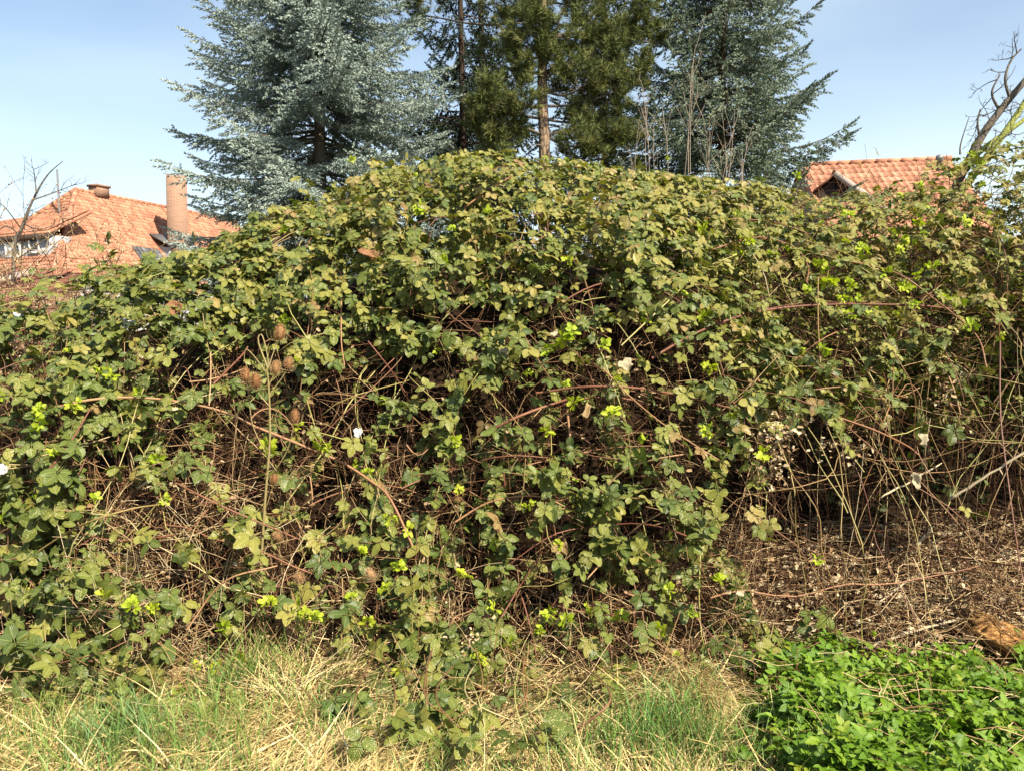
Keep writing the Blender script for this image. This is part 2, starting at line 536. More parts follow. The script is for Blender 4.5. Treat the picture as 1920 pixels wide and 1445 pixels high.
LEAFMAP = np.array([[int(c) for c in row.split()] for row in """
0 0 0 0 0 0 3 6 8 8 8 8 8 8 8 7 7 7 5 3 4 6 8 8
0 0 2 1 2 5 8 9 9 9 9 9 9 9 9 8 7 7 6 6 7 8 8 7
0 1 4 4 8 9 9 9 9 9 9 9 9 9 8 7 7 7 6 6 7 7 6 4
1 3 7 8 9 9 9 9 9 9 9 9 9 9 9 8 7 7 5 5 6 6 6 4
6 8 9 8 9 8 7 8 9 8 6 8 8 8 9 9 8 6 5 5 4 4 3 2
7 8 8 7 6 3 5 7 8 7 4 6 7 6 6 8 9 8 7 7 4 2 2 1
8 8 8 7 5 4 6 4 4 7 6 4 3 3 4 7 6 4 4 4 2 1 1 0
6 4 4 4 4 6 5 3 4 6 7 7 6 4 6 6 8 5 2 2 1 1 0 0
8 5 1 3 3 6 5 2 5 5 6 6 7 8 6 7 8 5 1 0 0 0 1 0
7 3 2 1 3 6 6 6 7 6 7 4 2 4 6 8 7 5 0 0 0 0 0 0
6 7 5 3 5 6 3 3 6 8 9 5 4 7 8 7 5 3 0 1 0 0 0 0
6 7 7 8 4 3 2 3 5 8 8 8 4 4 7 6 3 7 2 0 0 0 0 0
7 5 7 8 1 1 0 1 4 7 8 7 5 4 3 4 3 7 4 1 0 0 0 0
2 2 6 4 2 2 0 0 4 8 8 4 4 3 1 0 0 1 1 0 0 0 0 0
0 0 0 0 0 2 0 0 4 5 5 3 3 1 0 0 0 0 0 0 0 0 0 0
""".strip().split('\n')], float)

def mapval(grid, px, py):
    gx = np.clip((px - 40) / 80, 0, 22.999)
    gy = np.clip((py - 317) / 75, 0, 13.999)
    i = gx.astype(int); j = gy.astype(int)
    fx = gx - i; fy = gy - j
    v = grid[j, i] * (1 - fx) * (1 - fy) + grid[j, i + 1] * fx * (1 - fy) + grid[j + 1, i] * (1 - fx) * fy + grid[j + 1, i + 1] * fx * fy
    return v / 9.0

POCKETS = np.array([(880, 596, 95, 26), (640, 765, 60, 55), (1185, 640, 60, 40), (1060, 805, 60, 25), (745, 705, 75, 45), (1200, 970, 65, 28), (1500, 885, 60, 55), (1640, 960, 130, 50), (1740, 880, 60, 60),
                    (1880, 700, 55, 85), (1560, 1070, 55, 30), (1010, 425, 60, 20), (800, 425, 70, 20), (1440, 540, 70, 22), (350, 690, 35, 45), (560, 620, 35, 20), (1120, 560, 50, 30), (40, 660, 30, 25), (540, 455, 50, 18), (1300, 690, 50, 30), (950, 760, 40, 25), (1380, 930, 35, 50)], float)
def pocket(px, py):
    """1 inside the deep gaps between the leaves"""
    px = np.asarray(px)[..., None]; py = np.asarray(py)[..., None]
    d = ((px - POCKETS[:, 0]) / POCKETS[:, 2]) ** 2 + ((py - POCKETS[:, 1]) / POCKETS[:, 3]) ** 2
    return np.clip(1.6 - d.min(-1), 0, 1)

def leafiness(P):
    px, py, _ = proj(P)
    v = mapval(LEAFMAP, px, py)
    v = np.where(py < 300, np.maximum(v, 0.6), v)
    return np.where(py > 1400, v * 0.3, v) * (1 - .93 * pocket(px, py))

# ground: lawn in front, a mound of dark earth added under the thicket to blacken its gaps, a rough slope of litter at the right
def ground_z(x, y):
    added_bank = np.interp(y, [3.9, 4.75, 5.3, 6.2, 7.2, 9.0, 12.0], [0.0, 0.02, 0.36, 0.72, 0.80, 0.5, 0.0]) * crest(x)
    hollow = np.interp(y, [3.2, 3.7, 4.6, 5.8, 6.7, 7.0, 7.6, 9.0, 12.0], [0.0, 0.06, 0.16, 0.34, 0.42, 2.4, 2.6, 1.4, 0.0])
    k = np.clip((x - 1.05) / 0.5, 0, 1)
    k = k * k * (3 - 2 * k)
    z = added_bank * (1 - k) + hollow * k
    near = np.clip((12 - y) / 4, 0, 1)
    return z + near * (0.025 * np.sin(3.1 * x + 1.7 * y) + 0.018 * np.sin(7 * x - 5.3 * y + 1) + 0.01 * np.sin(17 * x + 13 * y))

gx = np.concatenate([np.linspace(-900, -60, 10), np.linspace(-40, -7, 12), np.linspace(-6, 6, 97), np.linspace(7, 40, 12), np.linspace(60, 900, 10)])
gy = np.concatenate([np.linspace(-300, -4, 8), np.linspace(-1, 2.2, 8), np.linspace(2.3, 8, 90), np.linspace(8.3, 14, 14), np.linspace(18, 60, 10), np.linspace(90, 1600, 10)])
GX, GY = np.meshgrid(gx, gy)
GV = np.stack([GX, GY, ground_z(GX, GY)], -1)
ny, nx = GX.shape
ii, jj = np.meshgrid(np.arange(ny - 1), np.arange(nx - 1), indexing='ij')
gq = np.stack([ii * nx + jj, ii * nx + jj + 1, (ii + 1) * nx + jj + 1, (ii + 1) * nx + jj], -1).reshape(-1, 4)
gm, nt, out = new_mat('ground_earth')
geo = nt.nodes.new('ShaderNodeNewGeometry')
sp = nt.nodes.new('ShaderNodeSeparateXYZ')
nt.links.new(geo.outputs['Position'], sp.inputs[0])
shade_soil = mixc(nt, noise(nt, 22, 5, 0.65), (0.010, 0.007, 0.005), (0.034, 0.021, 0.012))  # soil kept near black, the shade of gaps and hollow in its colour
turf = mixc(nt, noise(nt, 9, 5, 0.65), (0.06, 0.06, 0.02), (0.20, 0.145, 0.065))
edge = math_n(nt, 'ADD', sp.outputs['Y'], math_n(nt, 'MULTIPLY', noise(nt, 5, 3), 0.5))
infront = math_n(nt, 'LESS_THAN', edge, 4.0)
beyond = math_n(nt, 'GREATER_THAN', edge, 9.0)
gcol = mixc(nt, math_n(nt, 'MAXIMUM', infront, beyond), shade_soil, turf)
nt.links.new(bsdf(nt, gcol, 0.95, 0.05, bump(nt, noise(nt, 60, 5, 0.7), 0.8, 0.02)), out.inputs['Surface'])
ground = part('ground', mesh_from('ground', GV, gq, smooth=True, mat=gm), None, None)
ground['kind'] = 'structure'

# ------------------------------------------------------------------ tiled roofs and houses
M['tile'] = tint_material('tile', [(0.0, (0.25, 0.11, 0.07)), (0.5, (0.35, 0.160, 0.10)), (0.9, (0.42, 0.215, 0.145)), (1.0, (0.20, 0.095, 0.065))], rough=0.75, spec=0.2, nscale=3, namp=0.35)
M['old_tile'] = tint_material('old_tile', [(0.0, (0.13, 0.06, 0.042)), (0.6, (0.19, 0.085, 0.058)), (1.0, (0.25, 0.13, 0.09))], rough=0.8, spec=0.15, nscale=4, namp=0.5)
M['slate'] = tint_material('slate', [(0.0, (0.07, 0.072, 0.08)), (1.0, (0.15, 0.15, 0.16))], rough=0.6, nscale=4)
M['render_wall'] = plain('render_wall', (0.33, 0.34, 0.36), 0.9, 0.1, 2, 0.2)
M['white_paint'] = plain('white_paint', (0.80, 0.80, 0.78), 0.5, 0.3, 3, 0.06)
M['dark_wood'] = plain('dark_wood', (0.05, 0.035, 0.028), 0.8, 0.15, 8, 0.4)
M['glass'] = plain('glass', (0.10, 0.12, 0.14), 0.08, 0.6, 2, 0.3)
M['metal'] = plain('metal', (0.16, 0.16, 0.17), 0.5, 0.4, 6, 0.3)
M['lead'] = plain('lead', (0.30, 0.25, 0.22), 0.6, 0.3, 6, 0.2)

def brick_mat(name, a, b, mortar, scale):
    m, nt, out = new_mat(name)
    tc = nt.nodes.new('ShaderNodeTexCoord')
    mp = nt.nodes.new('ShaderNodeMapping')
    mp.inputs['Rotation'].default_value = (R(90), 0, 0)
    nt.links.new(tc.outputs['Object'], mp.inputs['Vector'])
    br = nt.nodes.new('ShaderNodeTexBrick')
    nt.links.new(mp.outputs['Vector'], br.inputs['Vector'])
    br.inputs['Color1'].default_value = (*a, 1)
    br.inputs['Color2'].default_value = (*b, 1)
    br.inputs['Mortar'].default_value = (*mortar, 1)
    br.inputs['Scale'].default_value = scale
    br.inputs['Brick Width'].default_value = 0.25
    br.inputs['Row Height'].default_value = 0.08
    br.inputs['Mortar Size'].default_value = 0.012
    nz = noise(nt, 3, 5, 0.6)
    col = mixc(nt, math_n(nt, 'MULTIPLY', nz, 0.7), br.outputs['Color'], (0.20, 0.12, 0.085))
    nt.links.new(bsdf(nt, col, 0.9, 0.1), out.inputs['Surface'])
    return m
M['brick'] = brick_mat('brick', (0.17, 0.085, 0.058), (0.23, 0.13, 0.09), (0.24, 0.19, 0.15), 1.0)

def pantile(w, l):
    """one curved roof tile: +X across, +Y up the slope, +Z out of the roof; its lower edge is thick"""
    u = np.linspace(0, 1, 6)
    prof = 0.028 * np.cos(u * 2 * PI - 0.5) + 0.018 * np.sin(u * PI)
    V, Q = [], []
    for (y, z) in ((-0.02, -0.012), (-0.02, 0.045), (l, 0.012)):
        for k in range(6):
            V.append(((u[k] - 0.5) * w, y, z + prof[k] * (1 if z > 0 else 0.8)))
    for r_ in range(2):
        for k in range(5):
            Q.append((r_ * 6 + k, r_ * 6 + k + 1, r_ * 6 + k + 7, r_ * 6 + k + 6))
    return np.array(V), np.array(Q), None, None

def tile_spots(A, er, dn, width, run, w, l, inside):
    """places of tiles on a slope: A upper corner, er along the ridge, dn down the slope"""
    er = nrm(np.asarray(er, float)); dn = nrm(np.asarray(dn, float))
    n = nrm(np.cross(er, -dn))
    if n[2] < 0:
        n = -n
    spots = []
    for i in range(int(run / l)):
        for k in range(int(width / w)):
            a = (k + 0.5) * w; d = (i + 1) * l
            if inside(a, d - l * 0.5):
                spots.append(np.asarray(A) + er * a + dn * d + n * rng.normal(0, 0.004))
    x = np.cross(-dn, n)
    Mx = np.stack([x, -dn, n], -1)
    return np.array(spots), Mx, n

# ---- the house at the left: hipped tiled roof, wide dormer, tall chimney
hA = np.array([-22.3, 40.0, 9.6])
n_main = np.array([0.906, -0.423, 0.0]); n_end = np.array([-0.423, -0.906, 0.0]); e_r = -n_end
RUN, TAN, LEN = 4.3, 1.10, 11.0
eave_z = hA[2] - RUN * TAN
house = thing('hipped_house', 'house with an orange hipped tile roof and a wide grey dormer, behind the left shrubs', 'house', (hA[0], hA[1], 0))
def hp(along, run_m=0.0, dz=None):
    p = hA + e_r * along + n_main * run_m
    return p + np.array([0, 0, -abs(run_m) * TAN if dz is None else dz])
corner = hA + (n_main + n_end) * RUN + [0, 0, -RUN * TAN]
cornerL = hA + (n_end - n_main) * RUN + [0, 0, -RUN * TAN]
farR = hp(LEN, RUN); farL = hp(LEN, -RUN); ridge_far = hp(LEN)
wl_ = Soup()
ins = 0.35
c1 = hA + (n_main + n_end) * (RUN - ins); c2 = hA + (n_end - n_main) * (RUN - ins)
c3 = hA + e_r * LEN + n_main * (RUN - ins); c4 = hA + e_r * LEN - n_main * (RUN - ins)
for a, b in ((c1, c2), (c1, c3), (c2, c4), (c3, c4)):
    a0, b0 = np.array([a[0], a[1], 0]), np.array([b[0], b[1], 0])
    a1, b1 = np.array([a[0], a[1], eave_z + 0.3]), np.array([b[0], b[1], eave_z + 0.3])
    wl_.poly([a0, b0, b1, a1])
part('wall', wl_, M['render_wall'], house)
deck = Soup()
deck.poly([hA, ridge_far, farR, corner]); deck.poly([hA, corner, cornerL]); deck.poly([hA, cornerL, farL, ridge_far]); deck.poly([ridge_far, farL, farR])
roof = part('roof', deck, M['tile'], house)
ts = Soup()
slope_len = RUN * math.hypot(1, TAN)
dn_m = nrm(n_main - np.array([0, 0, TAN])); dn_e = nrm(n_end - np.array([0, 0, TAN]))
kh = RUN / slope_len
tw, tl = 0.195, 0.255
sp1, Mx1, n1 = tile_spots(hA - e_r * RUN, e_r, dn_m, LEN + RUN, slope_len, tw, tl, lambda a, d: a > RUN - d * kh + 0.02)
ts.stamp(pantile(tw, tl + 0.03), np.repeat(Mx1[None], len(sp1), 0), sp1, np.ones(len(sp1)), rng.random(len(sp1)))
sp2, Mx2, n2 = tile_spots(hA - n_main * RUN, n_main, dn_e, 2 * RUN, slope_len, tw, tl, lambda a, d: abs(a - RUN) < d * kh - 0.02)
ts.stamp(pantile(tw, tl + 0.03), np.repeat(Mx2[None], len(sp2), 0), sp2, np.ones(len(sp2)), rng.random(len(sp2)))
part('roof_tiles', ts, M['tile'], roof, kind='stuff')
rc = Soup()
def ridge_caps(soup, a, b, r_=0.13, step=0.36):
    L = np.linalg.norm(b - a); k = int(L / step)
    for i in range(k):
        p = a + (b - a) * (i / k); q = a + (b - a) * ((i + 1.08) / k)
        soup.tubes(np.array([p + [0, 0, 0.02], q + [0, 0, 0.035]]), np.array([r_, r_ * 0.93]), 7, rng.random(), cap=True)
ridge_caps(rc, hA, ridge_far); ridge_caps(rc, hA, corner); ridge_caps(rc, hA, cornerL)
part('ridge_tiles', rc, M['tile'], roof, kind='stuff')
# dormer on the end face
def ep(lat, run, z):
    return np.array([*(hA + n_main * lat + n_end * run)[:2], z])
dr = 3.5; z0d, z1d = 5.4, 6.72
dm = Soup(); dm.poly([ep(-3.2, dr, z0d), ep(2.95, dr, z0d), ep(2.95, dr, z1d), ep(-3.2, dr, z1d)], thick=-n_end * 0.2)
dm.poly([ep(2.95, dr - .2, z0d), ep(2.95, dr - 1.1, z1d), ep(2.95, dr - .2, z1d)], thick=-n_main * 0.1)
dormer = part('dormer', dm, M['render_wall'], house)
df = Soup(); df.poly([ep(-3.4, dr + .14, z1d - .02), ep(3.15, dr + .14, z1d - .02), ep(3.15, 1.55, z1d + 1.2), ep(-3.4, 1.55, z1d + 1.2)], thick=[0, 0, 0.14])
droof = part('dormer_roof', df, M['tile'], dormer)
dn_d = nrm(ep(0, dr + .14, z1d + .12) - ep(0, 1.55, z1d + 1.34)); sld = np.linalg.norm(ep(0, dr + .14, z1d + .12) - ep(0, 1.55, z1d + 1.34))
sp3, Mx3, n3 = tile_spots(ep(-3.4, 1.55, z1d + 1.34), n_main, dn_d, 6.55, sld, tw, tl, lambda a, d: True)
td_ = Soup().stamp(pantile(tw, tl + 0.03), np.repeat(Mx3[None], len(sp3), 0), sp3, np.ones(len(sp3)), rng.random(len(sp3)))
part('tiles', td_, M['tile'], dormer, kind='stuff')
fb = Soup(); fb.poly([ep(-3.42, dr + .16, z1d - .20), ep(3.17, dr + .16, z1d - .20), ep(3.17, dr + .16, z1d + .06), ep(-3.42, dr + .16, z1d + .06)], thick=-n_end * 0.05)
part('fascia', fb, M['dark_wood'], dormer)
for lat, w, h_, zc in ((-1.9, 0.75, 0.95, 6.22), (0.35, 1.15, 1.05, 6.3), (1.9, 0.75, 0.9, 6.35)):
    c = ep(lat, dr + .03, zc)
    fr = Soup(); ax = np.array([n_main, n_end, [0, 0, 1]])
    t_ = 0.10
    for sx in (-1, 1):
        fr.box(c + n_main * sx * (w / 2 - t_ / 2), (t_ / 2, 0.05, h_ / 2), ax)
        fr.box(c + np.array([0, 0, sx * (h_ / 2 - t_ / 2)]), (w / 2 - t_, 0.05, t_ / 2), ax)
    if w > 1:
        fr.box(c, (0.05, 0.048, h_ / 2 - t_), ax)
    win = part('window', fr, M['white_paint'], house)
    g = Soup().box(c - n_end * 0.01, (w / 2 - t_, 0.012, h_ / 2 - t_), ax)
    part('pane', g, M['glass'], win)
    if w > 1:
        part('curtain', Soup().box(c - n_main * w * 0.24 + n_end * 0.012, (w / 4 - .08, 0.006, h_ / 2 - t_ - .02), ax), M['white_paint'], win)
# chimneys
axh = np.array([e_r, n_main, [0, 0, 1]])
cp_ = at(332, 400, 42.0)
ch = Soup(); ch.box([cp_[0], cp_[1], 7.6], (0.5, 0.5, 3.1), np.array([[.90, .43, 0], [-.43, .90, 0], [0, 0, 1]]))
big = part('chimney', ch, M['brick'], house, label='tall brick chimney rising beside the slate dormer')
rod = Soup(); rod.tubes(np.array([at(318, 327, 41.7), at(306, 326, 41.6)]), 0.02, 4); rod.tubes(np.array([at(318, 327, 41.7), at(318, 372, 41.7)]), 0.02, 4)
part('bracket', rod, M['metal'], big)
sc_ = hp(1.3); cs = Soup(); cs.box([sc_[0], sc_[1], 9.75], (0.36, 0.33, 0.30), axh); cs.box([sc_[0], sc_[1], 10.02], (0.42, 0.39, 0.05), axh)
part('chimney', cs, M['brick'], house, label='low brick chimney on the ridge')
ms = Soup(); ms.tubes(np.array([at(111, 398, 38.6), at(107, 318, 38.6)]), 0.045, 5); part('mast', ms, M['metal'], house)
# slate dormer beside the chimney
sd = part('dormer', (lambda s: (s.poly([hp(2.9, 3.2, -3.45), hp(4.6, 3.2, -3.45), hp(4.6, 3.2, -2.2), hp(2.9, 3.2, -2.75)]),
      s.poly([hp(2.9, 3.2, -3.45), hp(2.9, 3.2, -2.75), hp(2.9, 2.4, -2.62)]), s)[-1])(Soup()), M['render_wall'], house, label='small slate roofed dormer beside the tall chimney')
sr = Soup(); sr.poly([hp(2.75, 3.45, -2.72), hp(4.8, 3.45, -2.1), hp(4.8, 1.9, -1.9), hp(2.75, 1.9, -2.05)], thick=[0, 0, 0.1])
part('dormer_roof', sr, M['slate'], sd)
part('window', Soup().box(hp(4.1, 3.22, -2.9), (0.28, 0.03, 0.32), axh), M['glass'], sd)
sl = Soup()
for i in range(5):
    for k in range(6):
        p = hp(1.15 + k * 0.27, 2.75 + i * 0.2) + n1 * 0.09
        sl.box(p, (0.13, 0.14, 0.012), np.array([e_r, -dn_m, n1]), rng.random())
part('slates', sl, M['slate'], roof, kind='stuff')

# ---- the house at the right: bright pantiles, a gabled dormer, a vent pipe
B1 = np.array([10.25, 28.0, 8.05]); rd = nrm(np.array([0.995, -0.10, 0.022])); bn = nrm(np.array([-0.02, -1.0, 0]))
house2 = thing('tiled_house', 'house with bright red pantile roof and dark gabled dormer, beyond the thicket at right', 'house', (B1[0] + 4, B1[1] + 2, 0))
TAN2, RUN2, LEN2 = 0.9, 3.4, 5.15
dn2 = nrm(bn - np.array([0, 0, TAN2])); s2 = RUN2 * math.hypot(1, TAN2)
B2 = B1 + rd * LEN2
d2 = Soup(); d2.poly([B1, B2, B2 + dn2 * s2, B1 + dn2 * s2]); bk = nrm(-bn - np.array([0, 0, TAN2])); d2.poly([B2, B1, B1 + bk * s2, B2 + bk * s2])
roof2 = part('roof', d2, M['tile'], house2)
w2 = Soup()
e1, e2, e3, e4 = B1 + dn2 * (s2 - .4), B2 + dn2 * (s2 - .4), B2 + bk * (s2 - .4), B1 + bk * (s2 - .4)
for a, b in ((e1, e2), (e2, e3), (e3, e4), (e4, e1)):
    a = a + rd * 0.12 * (1 if a is e1 or a is e4 else -1); b = b + rd * 0.12 * (1 if b is e1 or b is e4 else -1)
    w2.poly([[a[0], a[1], 0], [b[0], b[1], 0], b, a])
w2.poly([e1 + rd * .12, e4 + rd * .12, B1 + rd * .12 - [0, 0, .05]]); w2.poly([e2 - rd * .12, e3 - rd * .12, B2 - rd * .12 - [0, 0, .05]])
part('wall', w2, M['brick'], house2)
tw2, tl2 = 0.225, 0.34
spt, Mxt, nn2 = tile_spots(B1, rd, dn2, 5.13, 2.72, tw2, tl2, lambda a, d: True)
tmesh = mesh_from('roof_tile', *pantile(tw2, tl2 + 0.04)[:2], rnd=np.zeros(18), mat=M['tile'])
for p in spt[:208]:
    Mt = Matrix.Identity(4)
    for c in range(3):
        for r_ in range(3):
            Mt[r_][c] = float(Mxt[r_, c])
    Mt.translation = Vector(p.tolist())
    put('tile', tmesh, Mt, roof2)
rc2 = Soup(); ridge_caps(rc2, B1, B2, 0.11, 0.4); part('ridge_tiles', rc2, M['tile'], roof2, kind='stuff')
vg = Soup(); vg.box(B1 - rd * 0.03 + dn2 * s2 / 2 + nn2 * 0.02, (0.02, s2 / 2, 0.09), np.array([rd, dn2, nn2])); part('verge_board', vg, M['tile'], roof2)
# gabled dormer: its ridge runs out from the main roof to the camera's left
q0 = at(1567, 327, 26.0); wd = nrm(np.array([-0.30, -0.95, 0])); wn_ = nrm(np.array([0.95, -0.30, 0]))
g_run = 1.5
wing = Soup()
rdn = nrm(wn_ * 0.98 - np.array([0, 0, 0.80])); ldn = nrm(-wn_ * 0.98 - np.array([0, 0, 0.80]))
qb = q0 - wd * 2.6
wing.poly([q0 + rdn * 0.02, qb + rdn * 0.02, qb + rdn * 2.0, q0 + rdn * 2.0], thick=[0, 0, 0.07])
wing.poly([q0, q0 + ldn * 0.9, qb + ldn * 0.9, qb], thick=[0, 0, 0.07])
dorm2 = part('dormer', (lambda s: (s.poly([q0 - wd * .16 + rdn * 0.05 - [0, 0, .08], q0 - wd * .16 + rdn * 1.9 - [0, 0, .08], q0 - wd * .16 + rdn * 1.9 - [0, 0, 1.6], q0 - wd * .16 - [0, 0, 2.8]], thick=-wd * 0.1),
       s.poly([q0 - wd * .16 - [0, 0, .08], q0 - wd * .16 + ldn * .85 - [0, 0, .08], q0 - wd * .16 + ldn * .85 - [0, 0, 1.6], q0 - wd * .16 - [0, 0, 2.8]], thick=-wd * 0.1), s)[-1])(Soup()), M['dark_wood'], house2)
wroof = part('dormer_roof', wing, M['old_tile'], dorm2)
wt = Soup()
for k in range(11):
    a = qb + (q0 - qb) * (k + 0.5) / 11
    wt.tubes(np.array([a + rdn * 0.05 + [0, 0, 0.09], a + rdn * 2.02 + [0, 0, 0.09]]), 0.065, 6, rng.random(), cap=True)
ridge_caps(wt, q0 + [0, 0, .07], qb + [0, 0, .07], 0.10, 0.4)
part('ridges', wt, M['old_tile'], dorm2, kind='stuff')
vb = Soup(); vb.box(q0 + wd * 0.03 + rdn * 1.0 + [0, 0, 0.0], (0.03, 1.05, 0.10), np.array([wd, rdn, np.cross(wd, rdn)])); part('verge_board', vb, M['lead'], dorm2)
vp = at(1761, 309, 27.0); vs_ = Soup()
vs_.tubes(np.array([vp + [0, 0, -.5], vp + [0, 0, .1], vp + [0, 0, .11], vp + [0, 0, .22], vp + [0, 0, .30], vp + [0, 0, .34]]), np.array([.085, .085, .125, .125, .105, .04]), 12, cap=True)
part('vent_pipe', vs_, M['metal'], house2)

# ---- low sheds half hidden by the shrubs
shed = thing('garden_shed', 'low shed with a worn red tile roof behind the dry shrub at left', 'shed', (-6.8, 9.4, 0))
SA = at(-160, 498, 9.9); SB = at(150, 512, 9.2)
sh_er = nrm(SB - SA); sh_dn = nrm(np.array([-0.2, -0.9, -0.45])); sh_l = np.linalg.norm(SB - SA)
ds = Soup(); ds.poly([SA, SB, SB + sh_dn * 1.6, SA + sh_dn * 1.6], thick=[0, 0, -0.05])
sroof = part('roof', ds, M['old_tile'], shed)
st_, Mxs, ns_ = tile_spots(SA, sh_er, sh_dn, sh_l, 1.6, 0.21, 0.30, lambda a, d: True)
stm = mesh_from('shed_tile', *pantile(0.21, 0.33)[:2], rnd=np.zeros(18), mat=M['old_tile'])
for p in st_:
    Mt = Matrix.Identity(4)
    for c in range(3):
        for r_ in range(3):
            Mt[r_][c] = float(Mxs[r_, c])
    Mt.translation = Vector(p.tolist())
    put('tile', stm, Mt, sroof)
sw = Soup()
for a, b in ((SA, SB), (SB + sh_dn * 1.4, SA + sh_dn * 1.4), (SA, SA + sh_dn * 1.4), (SB, SB + sh_dn * 1.4)):
    sw.poly([[a[0], a[1], -.1], [b[0], b[1], -.1], b - [0, 0, .03], a - [0, 0, .03]])
part('wall', sw, M['brick'], shed)
vb2 = Soup(); vb2.tubes(np.array([at(-20, 533, 8.6), at(62, 510, 8.9)]), 0.045, 4, cap=True); part('verge_board', vb2, M['lead'], shed)
# ------------------------------------------------------------------ trees
def sprig(nn=13, length=1.0, nl=0.36, nw=0.068, ang=0.60):
    """a twig clothed with needles, along +Y, unit length"""
    V, T = [], []
    for i in range(nn):
        y = i / (nn - 1) * length * 0.92
        a = i * 2.399
        d = np.array([math.cos(a) * math.sin(ang), math.cos(ang), math.sin(a) * math.sin(ang)])
        if i == nn - 1:
            d = np.array([0, 1.0, 0.05])
        side = nrm(np.cross(d, np.array([math.cos(a + 1.3), 0.3, math.sin(a + 1.3)])))
        b = np.array([0, y, 0])
        k = len(V)
        l = nl * (1 - 0.35 * i / nn)
        V += [b - side * nw, b + side * nw, b + d * l]
        T.append((k, k + 1, k + 2))
    return np.array(V, float), None, np.array(T), None

SPRIGS = sprig()

def spruce(name, label, base, H, R0, needles, seed, z_lo=1.2, step=0.34, dens=1.0, hang=0.35, sprig_len=0.15, lift=0.0, cone=0.85, gaps=0.1, bark='bark', Rmax=9.0):
    g = np.random.default_rng(seed)
    root = thing(name, label, 'tree', (base[0], base[1], ground_z(base[0], base[1])))
    tr = Soup()
    zz = np.linspace(0, H, 14)
    lean = np.stack([base[0] + 0.05 * np.sin(zz * .4), base[1] + 0.04 * np.cos(zz * .3), zz], -1)
    tr.tubes(lean, 0.10 * (1 - zz / H) ** 0.8 * H / 14 + 0.012, 9)
    part('trunk', tr, M[bark], root, smooth=True)
    wood = Soup()
    BP, BR = [], []
    F, N, P, S, RN = [], [], [], [], []
    z = z_lo
    while z < H - 0.4:
        rel = z / H
        L0 = min(R0 * (1 - rel) ** cone, Rmax)
        nb = int(g.integers(6, 9)) if rel < 0.75 else int(g.integers(4, 6))
        a0 = g.random() * 6.28
        sparse = 1.0 if z < 9.3 else 0.25
        for b in range(nb):
            if g.random() < gaps + (.3 if sparse < 1 else 0):
                continue
            az = a0 + b * 6.283 / nb + g.normal(0, 0.2)
            L = max(0.35, L0 * g.uniform(0.72, 1.12))
            zb = z + g.normal(0, 0.09)
            t = np.linspace(0, 1, 8)
            s0 = np.interp(rel, [0, 0.35, 0.7, 1], [-0.22, -0.06, 0.2, 0.8]) + lift
            dz = L * (s0 * t - 0.22 * t ** 2 + 0.26 * t ** 3.5)
            out = np.array([math.cos(az), math.sin(az), 0])
            lat = np.array([-math.sin(az), math.cos(az), 0])
            bend = g.normal(0, 0.06) * L
            path = np.array([base[0], base[1], zb]) + out * (t * L)[:, None] + lat * (bend * t ** 2)[:, None] + np.array([0, 0, 1.0]) * dz[:, None]
            BP.append(path); BR.append(np.linspace(0.028 * L / 2.5 + 0.006, 0.004, 8))
            tip = nrm(path[-1] - path[-2])
            brn = g.random()
            # branchlets on both sides
            ns = max(4, int(L / 0.115 * dens * (0.75 if sparse < 1 else 1)))
            for q in np.linspace(0.16, 1.0, ns):
                i = min(int(q * 7), 6); f = q * 7 - i
                c = path[i] * (1 - f) + path[i + 1] * f
                bt = nrm(path[i + 1] - path[i])
                for sd in (-1, 1):
                    l2 = (0.30 * L * (1 - q) ** 0.7 + 0.16) * g.uniform(0.6, 1.1)
                    d = nrm(bt * g.uniform(0.55, 0.95) + lat * sd * g.uniform(0.5, 0.95) + np.array([0, 0, -hang * g.uniform(0.2, 1.2)]))
                    m = max(2, int(l2 / 0.085 * (1 if sparse == 1 else 0.6)))
                    u = (np.arange(m) + g.random(m) * 0.6) / m
                    pts = c + d * (u * l2)[:, None] + np.array([0, 0, -1.0]) * (hang * 0.5 * (u * l2) ** 2 * 2)[:, None]
                    fan = np.where(np.arange(m) % 2 == 0, 1, -1)[:, None] * np.cross(d, np.array([0, 0, 1.0]))[None] * g.uniform(0.2, 0.9, (m, 1))
                    dirs = d[None] + fan + np.array([0, 0, -1.0])[None] * g.uniform(-0.35, hang * 1.8, (m, 1)) + g.normal(0, 0.15, (m, 3))
                    F.append(dirs); P.append(pts); N.append(g.normal(0, 1, (m, 3)))
                    S.append(sprig_len * g.uniform(0.7, 1.25, m)); RN.append(np.clip(brn * 0.45 + g.random(m) * 0.5, 0, 0.97))
            F.append(tip[None] + g.normal(0, .1, (3, 3))); P.append(path[-1][None] + tip[None] * np.array([[0], [.08], [.15]])); N.append(g.normal(0, 1, (3, 3)))
            S.append(np.full(3, sprig_len * 1.1)); RN.append(np.full(3, brn * .5 + .2))
        z += step * g.uniform(0.8, 1.2) * (1 if rel < .6 else .85)
    wood.tubes(np.array(BP), np.array(BR), 4, g.random(len(BP)))
    part('branches', wood, M[bark], root, kind='stuff')
    F = np.concatenate(F); N = np.concatenate(N); P = np.concatenate(P); S = np.concatenate(S); RN = np.concatenate(RN)
    cr = Soup().stamp(SPRIGS, frame_from(F, N), P, S, RN)
    part('crown', cr, needles, root, kind='stuff')
    return root, len(P)

